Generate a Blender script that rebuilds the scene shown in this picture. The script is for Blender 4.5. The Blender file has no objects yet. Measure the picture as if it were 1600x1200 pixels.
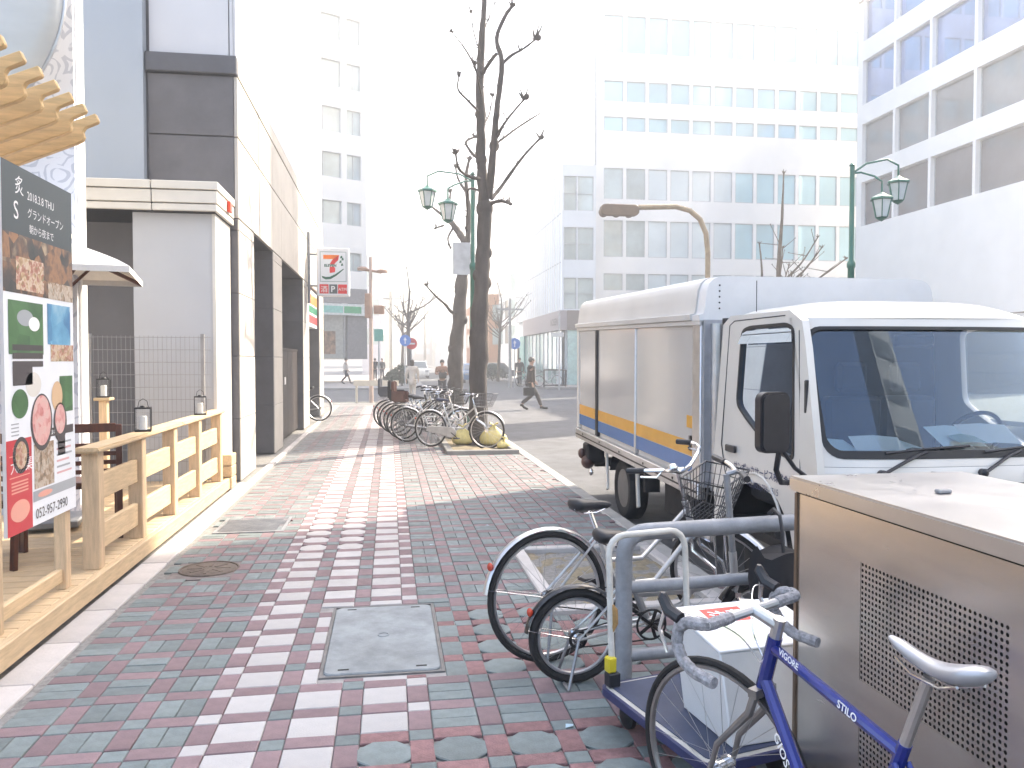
import bpy, bmesh, math, random
from mathutils import Vector, Matrix
random.seed(7)
R = math.radians
S = bpy.context.scene
COL = S.collection

# ------------------------------------------------------------------ camera
YAW, PITCH, CAMH, FPX = math.atan(192/1250), math.atan(38/1250), 1.6, 1250.0
cd = bpy.data.cameras.new('camera')
cd.sensor_width = 36.0
cd.lens = 36.0*FPX/1600
cd.clip_start = 0.05
cd.clip_end = 2000
cam = bpy.data.objects.new('camera', cd)
cam.location = (0, 0, CAMH)
cam.rotation_euler = (math.pi/2-PITCH, 0, -YAW)
COL.objects.link(cam)
S.camera = cam

# ------------------------------------------------------------------ sky, sun, exposure
SUN_EL, SUN_AZ = R(40), R(58)          # azimuth clockwise from +Y (the street direction)
world = bpy.data.worlds.new('World')
S.world = world
world.use_nodes = True
wn = world.node_tree.nodes
sky = wn.new('ShaderNodeTexSky')
sky.sky_type = 'NISHITA'
sky.sun_disc = False
sky.sun_elevation = SUN_EL
sky.sun_rotation = SUN_AZ
sky.air_density = 1.0
sky.dust_density = 4.0
sky.ozone_density = 0.4
bg = wn['Background']
bg.inputs['Strength'].default_value = 0.15
world.node_tree.links.new(sky.outputs[0], bg.inputs['Color'])
sl = bpy.data.lights.new('sun', 'SUN')
sl.energy = 4.3
sl.angle = R(0.5)
sl.color = (1.0, 0.89, 0.73)
so = bpy.data.objects.new('sun', sl)
sdir = Vector((math.sin(SUN_AZ)*math.cos(SUN_EL), math.cos(SUN_AZ)*math.cos(SUN_EL), math.sin(SUN_EL)))
so.rotation_euler = sdir.to_track_quat('Z', 'Y').to_euler()
so.location = sdir*80
COL.objects.link(so)
S.view_settings.view_transform = 'Standard'
S.view_settings.look = 'None'
S.view_settings.gamma = 1.0
S.view_settings.exposure = 2.52
S.cycles.max_bounces = 8
S.cycles.transparent_max_bounces = 12
S.cycles.sample_clamp_indirect = 12
S.cycles.use_adaptive_sampling = True
S.cycles.adaptive_threshold = 0.02
S.cycles.use_denoising = True

# ------------------------------------------------------------------ helpers
_ca, _sa, _cp, _sp = math.cos(YAW), math.sin(YAW), math.cos(PITCH), math.sin(PITCH)
_F, _R, _U = Vector((_sa*_cp, _ca*_cp, -_sp)), Vector((_ca, -_sa, 0)), Vector((_sa*_sp, _ca*_sp, _cp))
def at(px, py, Y):
    """world point at street distance Y that was measured at a place in the survey photograph"""
    d = _F+_R*((px-800)/FPX)+_U*((600-py)/FPX)
    return d*(Y/d.y)+Vector((0, 0, CAMH))
def proj(p):
    v = Vector(p)-Vector((0, 0, CAMH)); w = v.dot(_F)
    return (800+FPX*v.dot(_R)/w, 600-FPX*v.dot(_U)/w, w)

V3 = Vector
def rotz(a): return Matrix.Rotation(a, 4, 'Z')
def rotx(a): return Matrix.Rotation(a, 4, 'X')
def roty(a): return Matrix.Rotation(a, 4, 'Y')
def tr(*a): return Matrix.Translation(Vector(a))

class MB:
    def __init__(s): s.v = []; s.f = []
    def add(s, vs, fs, m=None):
        o = len(s.v)
        for p in vs:
            p = Vector(p)
            s.v.append(m @ p if m is not None else p)
        s.f.extend([tuple(i+o for i in q) for q in fs])
        return s
    def box(s, x0, y0, z0, x1, y1, z1, m=None):
        return s.add([(x0,y0,z0),(x1,y0,z0),(x1,y1,z0),(x0,y1,z0),(x0,y0,z1),(x1,y0,z1),(x1,y1,z1),(x0,y1,z1)],
                     [(0,3,2,1),(4,5,6,7),(0,1,5,4),(1,2,6,5),(2,3,7,6),(3,0,4,7)], m)
    def beam(s, p0, p1, w, h, up=(0,0,1)):
        p0, p1 = Vector(p0), Vector(p1); d = p1-p0; L = d.length; d.normalize()
        u = Vector(up)
        if abs(d.dot(u)) > .99: u = Vector((0,1,0))
        x = d.cross(u).normalized(); z = x.cross(d)
        m = Matrix((x, d, z)).transposed().to_4x4(); m.translation = p0
        return s.box(-w/2, 0, -h/2, w/2, L, h/2, m)
    def tube(s, pts, r, n=8, closed=False, cap=True, flat=1.0):
        pts = [Vector(p) for p in pts]; N = len(pts)
        rs = r if isinstance(r, (list, tuple)) else [r]*N
        tg = []
        for i in range(N):
            if closed: d = pts[(i+1) % N]-pts[i-1]
            else: d = pts[min(i+1, N-1)]-pts[max(i-1, 0)]
            tg.append(d.normalized() if d.length > 1e-9 else Vector((0,0,1)))
        t = tg[0]; ref = Vector((0,0,1)) if abs(t.z) < .9 else Vector((1,0,0))
        u = t.cross(ref).normalized(); vs = []
        for i in range(N):
            t = tg[i]; u = (u-t*u.dot(t))
            if u.length < 1e-6: u = t.orthogonal()
            u.normalize(); w = t.cross(u)
            for k in range(n):
                a = 2*math.pi*k/n
                vs.append(pts[i]+(u*math.cos(a)+w*math.sin(a)*flat)*rs[i])
        fs = []
        for i in range(N if closed else N-1):
            j = (i+1) % N
            for k in range(n):
                l = (k+1) % n
                fs.append((i*n+k, i*n+l, j*n+l, j*n+k))
        if cap and not closed:
            fs.append(tuple(range(n-1, -1, -1))); fs.append(tuple((N-1)*n+k for k in range(n)))
        return s.add(vs, fs)
    def cyl(s, p0, p1, r0, r1=None, n=12):
        return s.tube([p0, p1], [r0, r0 if r1 is None else r1], n)
    def lathe(s, prof, n=24, m=None, closed=False):
        vs = []; fs = []
        for (r, z) in prof:
            for k in range(n):
                a = 2*math.pi*k/n; vs.append((r*math.cos(a), r*math.sin(a), z))
        P = len(prof)
        for i in range(P if closed else P-1):
            j = (i+1) % P
            for k in range(n):
                l = (k+1) % n
                fs.append((i*n+k, i*n+l, j*n+l, j*n+k))
        if not closed:
            if prof[0][0] > 1e-4: fs.append(tuple(range(n-1, -1, -1)))
            if prof[-1][0] > 1e-4: fs.append(tuple((P-1)*n+k for k in range(n)))
        return s.add(vs, fs, m)
    def prism(s, poly, m, d):
        """polygon in local xy pushed along local z by d"""
        n = len(poly)
        vs = [(p[0], p[1], 0) for p in poly]+[(p[0], p[1], d) for p in poly]
        fs = [tuple(range(n-1, -1, -1)), tuple(range(n, 2*n))]
        for i in range(n):
            j = (i+1) % n; fs.append((i, j, n+j, n+i))
        return s.add(vs, fs, m)
    def ball(s, c, r, n=12, k=8, m=None):
        rx, ry, rz = r if isinstance(r, (tuple, list)) else (r, r, r)
        c = Vector(c); vs = [(c.x, c.y, c.z-rz)]; fs = []
        for i in range(1, k):
            b = -math.pi/2+math.pi*i/k
            for j in range(n):
                a = 2*math.pi*j/n
                vs.append((c.x+rx*math.cos(b)*math.cos(a), c.y+ry*math.cos(b)*math.sin(a), c.z+rz*math.sin(b)))
        vs.append((c.x, c.y, c.z+rz)); T = len(vs)-1
        for j in range(n):
            l = (j+1) % n
            fs.append((0, 1+l, 1+j)); fs.append((T, T-n+j, T-n+l))
            for i in range(k-2):
                fs.append((1+i*n+j, 1+i*n+l, 1+(i+1)*n+l, 1+(i+1)*n+j))
        return s.add(vs, fs, m)
    def ring(s, c, ax, Rr, r, n=40, k=8, sx=1.0, m=None):
        """torus: ax 'x','y','z'; section r x r*sx (sx scales along the axis)"""
        vs = []; fs = []; c = Vector(c)
        for i in range(n):
            a = 2*math.pi*i/n
            for j in range(k):
                b = 2*math.pi*j/k
                q = Rr+r*math.cos(b); h = r*sx*math.sin(b)
                x, y = q*math.cos(a), q*math.sin(a)
                p = {'z': (x, y, h), 'y': (x, h, y), 'x': (h, x, y)}[ax]
                vs.append(c+Vector(p))
        for i in range(n):
            i2 = (i+1) % n
            for j in range(k):
                j2 = (j+1) % k
                fs.append((i*k+j, i2*k+j, i2*k+j2, i*k+j2))
        return s.add(vs, fs, m)
    def quad(s, a, b, c, d): return s.add([a, b, c, d], [(0,1,2,3)])
    def mesh(s, name, mat, bevel=0, smooth=True, ang=35, seg=1):
        me = bpy.data.meshes.new(name)
        me.from_pydata([tuple(p) for p in s.v], [], s.f)
        bm = bmesh.new(); bm.from_mesh(me)
        bmesh.ops.recalc_face_normals(bm, faces=bm.faces)
        if bevel:
            es = [e for e in bm.edges if e.is_manifold and e.calc_face_angle(0) > .5]
            bmesh.ops.bevel(bm, geom=es, offset=bevel, segments=seg, affect='EDGES', clamp_overlap=True)
        bm.to_mesh(me); bm.free()
        if smooth:
            for p in me.polygons: p.use_smooth = True
            me.set_sharp_from_angle(angle=R(ang))
        if mat is not None:
            me.materials.append(mat)
        return me
    def build(s, name, mat, parent=None, world=False, **k):
        """one mesh object; world=True: the points are world points, turned into the parent's space"""
        if world and parent is not None:
            inv = root_mat(parent).inverted()
            s.v = [inv @ p for p in s.v]
        return link(name, s.mesh(name, mat, **k), parent)

def root_mat(o):
    while o.parent: o = o.parent
    return Matrix.Translation(o.location) @ o.rotation_euler.to_matrix().to_4x4()
def link(name, me, parent=None):
    o = bpy.data.objects.new(name, me); COL.objects.link(o)
    if parent is not None: o.parent = parent
    return o
def tag(o, label=None, cat=None, group=None, kind=None):
    if label: o['label'] = label
    if cat: o['category'] = cat
    if group: o['group'] = group
    if kind: o['kind'] = kind
    return o
def thing(name, label, cat, loc=(0,0,0), rz=0.0, group=None, rot=None):
    o = bpy.data.objects.new(name, None); COL.objects.link(o)
    o.empty_display_size = .1
    o.location = loc; o.rotation_euler = rot if rot else (0, 0, rz)
    return tag(o, label, cat, group)
def solo(name, mb, mat, loc, label, cat, group=None, kind=None, **k):
    """a thing that is one mesh; points are world points, origin put at loc"""
    L = Vector(loc); mb.v = [p-L for p in mb.v]
    o = link(name, mb.mesh(name, mat, **k)); o.location = loc
    return tag(o, label, cat, group, kind)
def struct(name, mb, mat, **k):
    return tag(mb.build(name, mat, None, **k), kind='structure')

# ------------------------------------------------------------------ materials
_mats = {}
def mk(name, col, rough=.6, metal=0.0, var=.12, scale=6.0, bump=0.0, bscale=None, col2=None, stretch=(1,1,1), spec=.5,
       coat=0.0, trans=0.0, alpha=1.0, emit=0.0, rvar=0.0, island=0.0, ior=1.45, dirt=0.0):
    if name in _mats: return _mats[name]
    m = bpy.data.materials.new(name); m.use_nodes = True
    nt = m.node_tree; N = nt.nodes; L = nt.links; b = N['Principled BSDF']
    b.inputs['Roughness'].default_value = rough
    b.inputs['Metallic'].default_value = metal
    b.inputs['Specular IOR Level'].default_value = spec
    b.inputs['IOR'].default_value = ior
    b.inputs['Coat Weight'].default_value = coat
    b.inputs['Coat Roughness'].default_value = .08
    b.inputs['Transmission Weight'].default_value = trans
    b.inputs['Alpha'].default_value = alpha
    c1 = (*col, 1)
    if col2: c2 = (*col2, 1)
    else: c2 = (*[max(0, c*(1-var*2)) for c in col], 1)
    tc = N.new('ShaderNodeTexCoord'); mp = N.new('ShaderNodeMapping')
    mp.inputs['Scale'].default_value = stretch
    L.new(tc.outputs['Object'], mp.inputs['Vector'])
    nz = N.new('ShaderNodeTexNoise'); nz.inputs['Scale'].default_value = scale
    nz.inputs['Detail'].default_value = 6; nz.inputs['Roughness'].default_value = .62
    L.new(mp.outputs[0], nz.inputs['Vector'])
    rp = N.new('ShaderNodeValToRGB'); rp.color_ramp.elements[0].position = .36; rp.color_ramp.elements[1].position = .66
    rp.color_ramp.elements[0].color = c2; rp.color_ramp.elements[1].color = c1
    L.new(nz.outputs['Fac'], rp.inputs['Fac'])
    out = rp.outputs['Color']
    if dirt:
        n3 = N.new('ShaderNodeTexNoise'); n3.inputs['Scale'].default_value = scale*.23; n3.inputs['Detail'].default_value = 8
        L.new(tc.outputs['Object'], n3.inputs['Vector'])
        r3 = N.new('ShaderNodeMapRange'); r3.inputs['From Min'].default_value = .42; r3.inputs['From Max'].default_value = .7
        r3.inputs['To Min'].default_value = 0; r3.inputs['To Max'].default_value = dirt
        L.new(n3.outputs['Fac'], r3.inputs['Value'])
        mx = N.new('ShaderNodeMix'); mx.data_type = 'RGBA'; mx.blend_type = 'MIX'
        L.new(r3.outputs[0], mx.inputs['Factor']); L.new(out, mx.inputs['A'])
        mx.inputs['B'].default_value = (col[0]*.45, col[1]*.42, col[2]*.38, 1); out = mx.outputs['Result']
    if island:
        ge = N.new('ShaderNodeNewGeometry'); oi = N.new('ShaderNodeObjectInfo')
        ad = N.new('ShaderNodeMath'); ad.operation = 'ADD'
        L.new(ge.outputs['Random Per Island'], ad.inputs[0]); L.new(oi.outputs['Random'], ad.inputs[1])
        fr = N.new('ShaderNodeMath'); fr.operation = 'FRACT'; L.new(ad.outputs[0], fr.inputs[0])
        mr = N.new('ShaderNodeMapRange'); mr.inputs['To Min'].default_value = 1-island; mr.inputs['To Max'].default_value = 1+island
        L.new(fr.outputs[0], mr.inputs['Value'])
        mx = N.new('ShaderNodeVectorMath'); mx.operation = 'SCALE'
        L.new(out, mx.inputs[0]); L.new(mr.outputs[0], mx.inputs['Scale']); out = mx.outputs[0]
    L.new(out, b.inputs['Base Color'])
    if rvar:
        mr = N.new('ShaderNodeMapRange'); mr.inputs['To Min'].default_value = max(.02, rough-rvar); mr.inputs['To Max'].default_value = min(1, rough+rvar)
        L.new(nz.outputs['Fac'], mr.inputs['Value']); L.new(mr.outputs[0], b.inputs['Roughness'])
    if bump:
        n2 = N.new('ShaderNodeTexNoise'); n2.inputs['Scale'].default_value = bscale or scale*4; n2.inputs['Detail'].default_value = 5
        L.new(mp.outputs[0], n2.inputs['Vector'])
        bp = N.new('ShaderNodeBump'); bp.inputs['Strength'].default_value = bump; bp.inputs['Distance'].default_value = .01
        L.new(n2.outputs['Fac'], bp.inputs['Height']); L.new(bp.outputs[0], b.inputs['Normal'])
    if emit:
        b.inputs['Emission Color'].default_value = c1; b.inputs['Emission Strength'].default_value = emit
    _mats[name] = m
    return m

T_GREEN = mk('tile_green', (.185,.22,.218), .75, var=.14, scale=14, bump=.25, bscale=120, island=.16, dirt=.35)
T_RED = mk('tile_red', (.232,.16,.168), .8, var=.12, scale=14, bump=.25, bscale=120, island=.14, dirt=.35)
T_RED2 = mk('tile_red_old', (.27,.15,.15), .85, var=.18, scale=20, bump=.4, bscale=120, island=.12, dirt=.4)
T_WHITE = mk('tile_white', (.425,.41,.40), .7, var=.06, scale=10, bump=.2, bscale=120, island=.06, dirt=.25)
GROUT = mk('grout', (.26,.25,.235), .95, var=.2, scale=30, bump=.4)
ASPH = mk('asphalt', (.13,.132,.14), .9, var=.15, scale=3, bump=.5, bscale=160, dirt=.3)
CONC = mk('concrete', (.42,.41,.39), .85, var=.1, scale=4, bump=.25, bscale=60, dirt=.3)
CONCW = mk('concrete_pale', (.52,.49,.47), .85, var=.08, scale=5, bump=.2, bscale=60, dirt=.3, island=.07)
PLATE = mk('plate_concrete', (.30,.325,.335), .75, var=.2, scale=5, bump=.2, bscale=90, dirt=.3)
IRON = mk('cast_iron', (.16,.125,.10), .8, .2, var=.2, scale=12, bump=.3)
SOIL = mk('dry_soil', (.27,.225,.15), .95, var=.2, scale=14, bump=.7, bscale=60)
WOOD = mk('pine', (.64,.47,.28), .6, var=.13, scale=5, stretch=(9,1,9), bump=.15, bscale=30, island=.08)
WOODX = mk('pine_cross', (.64,.47,.28), .6, var=.13, scale=5, stretch=(1,9,9), bump=.15, bscale=30, island=.1)
WOODZ = mk('pine_upright', (.62,.45,.28), .6, var=.13, scale=5, stretch=(9,9,1), bump=.15, bscale=30, island=.08)
WOODR = mk('pine_rafter', (.72,.48,.22), .55, var=.14, scale=4, stretch=(1,9,9), bump=.1, bscale=30, island=.08)
DWOOD = mk('dark_wood', (.11,.035,.018), .4, var=.2, scale=8, stretch=(4,4,1), coat=.2)
STONE = mk('grey_stone', (.125,.12,.127), .55, var=.1, scale=3, bump=.06, bscale=150, island=.1, spec=.4)
STONED = mk('dark_stone', (.085,.085,.095), .5, var=.1, scale=3, bump=.06, bscale=150)
PANEL = mk('white_panel', (.54,.54,.56), .45, var=.03, scale=1.2, bump=.02, island=.03)
BWALL = mk('pale_blue_wall', (.36,.395,.44), .7, var=.04, scale=.7, dirt=.1)
WWALL = mk('white_render', (.45,.46,.485), .75, var=.03, scale=1.1, bump=.04, dirt=.08)
FASC = mk('cream_fascia', (.60,.57,.52), .4, var=.04, scale=3)
BLACK = mk('black_rubber', (.012,.012,.013), .55, var=.1, scale=20)
TYRE = mk('tyre', (.018,.017,.017), .8, var=.2, scale=30, bump=.2)
BPLAST = mk('black_plastic', (.018,.018,.022), .38, var=.1, scale=20)
ALU = mk('aluminium', (.62,.62,.63), .32, .9, var=.08, scale=8, rvar=.1)
CHROME = mk('chrome', (.72,.72,.73), .16, 1.0, var=.04, scale=10)
STEEL = mk('galvanised', (.36,.37,.39), .5, .75, var=.16, scale=9, rvar=.12, dirt=.3)
GPIPE = mk('painted_pipe_grey', (.30,.315,.34), .5, .2, var=.12, scale=14, dirt=.4, bump=.1)
CREAM = mk('cream_pipe', (.60,.58,.53), .4, .1, var=.1, scale=16, dirt=.35)
DARKM = mk('dark_metal', (.03,.03,.032), .45, .5, var=.2, scale=14)
INOX = mk('stainless', (.60,.56,.515), .25, .95, var=.05, scale=2.2, stretch=(1,1,5), rvar=.06, bump=.03, bscale=6)
INOXT = mk('stainless_top', (.54,.53,.525), .30, .9, var=.05, scale=3, rvar=.08)
HOLE = mk('dark_inside', (.012,.011,.010), .9)  # near black, stands in for the shade inside holes, slots and openings
GLASS = mk('window_glass', (.10,.13,.15), .04, 0.0, var=.1, scale=.8, spec=.9)
GLASSB = mk('window_glass_blue', (.34,.46,.74), .03, .75, var=.15, scale=.5, spec=1.0)
GLASST = mk('window_glass_teal', (.42,.62,.60), .06, .25, var=.1, scale=.6, spec=1.0)
WHITE = mk('white_paint', (.78,.78,.77), .45, var=.03, scale=4)
OFFW = mk('off_white', (.70,.69,.66), .55, var=.05, scale=4)
# ================================================================== ground, road, pavement
GX0, GX1 = -1.73, 2.2
struct('ground', MB().quad((-700,-300,-.17),(700,-300,-.17),(700,1200,-.17),(-700,1200,-.17)), mk('far_ground', (.16,.16,.155), .95, scale=.2))
struct('road', MB().quad((-120,-60,-.12),(160,-60,-.12),(160,420,-.12),(-120,420,-.12)), ASPH)
def arc(cx, cy, r, a0, a1, n=8):
    return [(cx+r*math.cos(R(a0+(a1-a0)*i/n)), cy+r*math.sin(R(a0+(a1-a0)*i/n))) for i in range(n+1)]
side = struct('pavement', MB().prism([(-8,-6),(2.2,-6)]+arc(.2,28.6,2.0,0,90)+[(-8,30.6)], tr(0,0,-.16), .146), GROUT)
# kerb stones along the road, each its own piece
kb = MB(); kb.box(-.075,-.298,-.16,.075,.298,.006); kme = kb.mesh('kerb_stone', CONC, bevel=.012)
y = -3.0
while y < 28.4:
    o = link('kerb_stone', kme, side); o.location = (2.278, y+.3, 0); y += .6
kb = MB()
for i in range(6):
    a0, a1 = R(i*15+.4), R(i*15+14.6); c = (.2, 28.6)
    kb.prism([(c[0]+q*math.cos(a), c[1]+q*math.sin(a)) for q, a in ((2.003,a0),(2.153,a0),(2.153,a1),(2.003,a1))], tr(0,0,-.16), .166)
kb.box(-8,30.603,-.16,.2,30.753,.006)
kb.build('corner_kerb', CONC, side)
# pale slabs between the deck and the tiles
sb = MB(); sb.box(-.098,-.297,-.03,.098,.297,.004); sme = sb.mesh('edge_slab', CONCW, bevel=.006)
y = 1.2
while y < 10.6:
    o = link('edge_slab', sme, side); o.location = (-1.832, y+.3, random.uniform(-.002,.002)); y += .6
sb = MB(); sb.box(-.045,-.447,-.03,.045,.447,.012); sme = sb.mesh('edge_slab', CONCW, bevel=.006)
y = 10.62
while y < 27.8:
    o = link('edge_slab', sme, side); o.location = (-1.79, y+.45, random.uniform(-.002,.002)); y += .9

# paving tiles: module of a large square (two bricks), two red bricks and a small square
MO = .31; BG = MO*2/3; SM = MO/3; MY = .285; BY = MY*2/3; SY_ = MY/3
XA = -.75
HOLES = [(1.0,2.2,4.86,6.62), (.93,2.2,13.35,16.1), (-1.62,-1.12,6.08,6.66), (-1.62,-.98,7.66,8.36)]
def blocked(x, y):
    return any(a < x < b and c < y < d for a, b, c, d in HOLES)
def rect(w, l): return [(-w/2,-l/2),(w/2,-l/2),(w/2,l/2),(-w/2,l/2)]
def octo(r, q=.414):
    return [(-r,-r*q),(-r*q,-r),(r*q,-r),(r,-r*q),(r,r*q),(r*q,r),(-r*q,r),(-r,r*q)]
def ptile(poly, ins=.004, h=.03):
    n = len(poly); vs = []; fs = []
    for k, z in ((1, -h), (1, -ins), (None, 0)):
        for p in poly:
            if k: vs.append((p[0], p[1], z))
            else:
                L = math.hypot(*p); s = (L-ins*1.4)/L; vs.append((p[0]*s, p[1]*s, z))
    for i in range(n):
        j = (i+1) % n
        fs += [(i, j, n+j, n+i), (n+i, n+j, 2*n+j, 2*n+i)]
    fs.append(tuple(range(2*n, 3*n)))
    return vs, fs
G_ = .0032
SHAPES = {'bb': rect(BG-G_, BY-G_), 'bv': rect(SM-G_, BY-G_), 'bh': rect(BG-G_, SY_-G_), 'sq': rect(SM-G_, SY_-G_), 'oct': [(u, v*.92) for u, v in octo(.112, .45)]}
TD = {k: ptile(p) for k, p in SHAPES.items()}
MATS = {'g': T_GREEN, 'r': T_RED, 'w': T_WHITE, 'o': T_RED2}
tiles = []
k0 = int((GX0-XA)/MO)-1
for i in range(k0, 11):
    for j in range(-6, 100):
        x = XA+i*MO; y = 2.3+j*MY
        white = (0 <= i <= 1) or (i == 2 and y > 3.25)
        bigc = 'w' if white else 'g'
        smc = 'w' if (i == -1 or (i == 2 and y > 3.25)) else 'g'
        oct_ = (y < 3.25 and i >= 2) or (3.84 < y < 4.95 and 3 <= i <= 6) or (i == 2 and 3.78 < y < 4.06) or (white and i < 2 and 6.85 < y < 8.3)
        if oct_:
            tiles.append((x+BG/2, y+BY/2, 'oct', bigc)); red = 'o' if y < 6 else 'r'
            tiles.append((x+BG+SM/2, y+BY/2, 'bv', red)); tiles.append((x+BG/2, y+BY+SY_/2, 'bh', red))
        else:
            if bigc == 'w': tiles.append((x+BG/2, y+BY/2, 'bb', 'w'))
            elif random.random() < .5:
                tiles.append((x+SM/2, y+BY/2, 'bv', bigc)); tiles.append((x+SM*1.5, y+BY/2, 'bv', bigc))
            else:
                tiles.append((x+BG/2, y+SY_/2, 'bh', bigc)); tiles.append((x+BG/2, y+SY_*1.5, 'bh', bigc))
            tiles.append((x+BG+SM/2, y+BY/2, 'bv', 'r')); tiles.append((x+BG/2, y+BY+SY_/2, 'bh', 'r'))
        tiles.append((x+BG+SM/2, y+BY+SY_/2, 'sq', smc))
tiles = [t for t in tiles if GX0+.04 < t[0] < GX1-.04 and t[1] < 28.3]
PLATE_R = (-.362, .282, 4.048, 5.252)
cut = []
def dims(sh):
    p = SHAPES[sh]; return max(q[0] for q in p), max(q[1] for q in p)
for t in tiles:
    a, b2, c, d = PLATE_R; hx, hy = dims(t[2]); x0, x1, y0, y1 = t[0]-hx, t[0]+hx, t[1]-hy, t[1]+hy
    if blocked(t[0], t[1]) and not (a < t[0] < b2 and c < t[1] < d): continue
    if x1 <= a or x0 >= b2 or y1 <= c or y0 >= d: cut.append(t); continue
    best = None
    for r in ((x0,min(x1,a),y0,y1),(max(x0,b2),x1,y0,y1),(x0,x1,y0,min(y1,c)),(x0,x1,max(y0,d),y1)):
        w, l = r[1]-r[0], r[3]-r[2]
        if w > .012 and l > .012 and (best is None or w*l > best[0]): best = (w*l, r, w, l)
    if best:
        _, r, w, l = best; key = 'cut%d' % len(SHAPES); SHAPES[key] = rect(w, l); TD[key] = ptile(SHAPES[key]); cut.append(((r[0]+r[1])/2, (r[2]+r[3])/2, key, t[3]))
tiles = cut
def shows(t):
    if t[1] < 1: return False
    a, b, w = proj((t[0], t[1], 0))
    if not (5 < a < 1000 and b < 1195): return False
    return not (a > 930 and b > 1085) and not (a > 1090)
vis = sorted([t for t in tiles if shows(t)], key=lambda t: t[1])
near = set(vis[:295])
tme = {}
rest = {}
for t in tiles:
    x, y, sh, c = t
    z = random.uniform(-.0025, .0015); rx, ry = random.uniform(-.012,.012), random.uniform(-.012,.012)
    if t in near:
        if (sh, c) not in tme:
            b_ = MB(); b_.add(*TD[sh]); tme[(sh, c)] = b_.mesh('paving_tile', MATS[c], smooth=False)
        o = link('paving_tile', tme[(sh, c)], side); o.location = (x, y, z); o.rotation_euler = (rx, ry, random.uniform(-.006,.006))
    else:
        m = tr(x, y, z) @ Matrix.Rotation(rx, 4, 'X') @ Matrix.Rotation(ry, 4, 'Y')
        rest.setdefault(c, MB()).add(TD[sh][0], TD[sh][1], m)
NMC = {'g': 'green_tile_paving', 'r': 'red_tile_paving', 'w': 'white_tile_paving', 'o': 'old_red_tile_paving'}
for c, b_ in rest.items():
    tag(b_.build(NMC[c], MATS[c], side, smooth=False), kind='stuff')

# access plate with key holes and its frame
p = thing('access_plate', 'large pale grey concrete access plate set in the tiles', 'manhole cover', (-.04, 4.65, 0))
pb = MB(); w, l = .30, .55; cc = .04
pb.prism([(w-.05+.05*math.cos(R(a)) if q in (0,3) else -w+.05+.05*math.cos(R(a)), (l-.05 if q in (0,1) else -l+.05)+.05*math.sin(R(a))) for q, a0 in ((0,0),(1,90),(2,180),(3,270)) for a in range(a0, a0+91, 18)], tr(0,0,-.03), .036)
pb.build('plate', PLATE, p, bevel=.006)
b_ = MB(); b_.prism([(-.46,-.70),(.46,-.70),(.46,.70),(-.46,.70)], tr(0,0,-.02), .013); b_.build('mortar_bed', mk('mortar_pale', (.33,.315,.30), .95, var=.15, scale=10, bump=.3), p)
fb = MB()
for a in ((-.318,-.58,-.302,.58),(.302,-.58,.318,.58),(-.302,-.58,.302,-.564),(-.302,.564,.302,.58)): fb.box(a[0],a[1],-.03,a[2],a[3],.002)
fb.build('frame', mk('plate_frame', (.20,.19,.18), .7, .3, var=.15, scale=10), p)
for hx, hy in ((-.2,-.5),(.2,-.5),(-.2,.5),(.2,.5)):
    b_ = MB(); b_.box(hx-.028,hy-.008,.0062,hx+.028,hy+.008,.0072); b_.build('key_slot', HOLE, p)
b_ = MB(); b_.ring((0,0,.0065),'z',.03,.004,24,6); b_.build('lifting_ring', PLATE, p)
# round iron cover and a slotted drain grate
c = thing('iron_cover', 'small round rusty iron cover among the green tiles', 'manhole cover', (-1.37, 6.37, 0))
b_ = MB(); b_.lathe([(.0,-.02),(.19,-.02),(.2,-.004),(.19,.002),(.0,.003)], 36); b_.build('lid', IRON, c)
b_ = MB(); b_.ring((0,0,-.004),'z',.215,.010,36,6); b_.build('rim', IRON, c)
b_ = MB()
for q in range(8):
    a = q*math.pi/4; b_.box(-.012,.05,.002,.012,.16,.006, rotz(a))
b_.build('lid_ribs', IRON, c)
b_ = MB(); b_.prism([(-.25,-.29),(.25,-.29),(.25,.29),(-.25,.29)], tr(0,0,-.03), .0245); b_.build('surround', mk('mortar_brown', (.20,.17,.16), .95, var=.2, scale=12, bump=.4), c)
g = thing('drain_grate', 'slotted steel drain grate beside the end of the timber deck', 'drain grate', (-1.3, 8.01, 0))
fb = MB()
for a in ((-.32,-.35,-.29,.35),(.29,-.35,.32,.35),(-.29,-.35,.29,-.32),(-.29,.32,.29,.35)): fb.box(a[0],a[1],-.03,a[2],a[3],.002)
fb.build('frame', STEEL, g)
for q in range(14):
    b_ = MB(); b_.box(-.288,-.314+q*.0475,-.03,.288,-.292+q*.0475,0); b_.build('bar', STEEL, g)
MB().quad((-.29,-.32,-.034),(.29,-.32,-.034),(.29,.32,-.034),(-.29,.32,-.034)).build('pit', HOLE, g)

def planter(x0, x1, y0, y1, h, label, matk, w=.1):
    p = thing('tree_pit', label, 'planter', ((x0+x1)/2, (y0+y1)/2, 0))
    for a in ((x0,y0,x1,y0+w),(x0,y1-w,x1,y1),(x0,y0+w+.002,x0+w,y1-w-.002),(x1-w,y0+w+.002,x1,y1-w-.002)):
        b_ = MB(); b_.box(a[0],a[1],-.05,a[2],a[3],h); b_.build('edging', matk, p, world=True, bevel=.01)
    b_ = MB(); nx, ny = 14, 18; vs = []; fs = []
    for i in range(nx+1):
        for j in range(ny+1):
            vs.append((x0+w+(x1-x0-2*w)*i/nx, y0+w+(y1-y0-2*w)*j/ny, h-.045+random.uniform(-.014,.014)))
    for i in range(nx):
        for j in range(ny):
            a = i*(ny+1)+j; fs.append((a, a+ny+1, a+ny+2, a+1))
    b_.add(vs, fs); b_.build('soil', SOIL, p, world=True)
    return p
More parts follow.
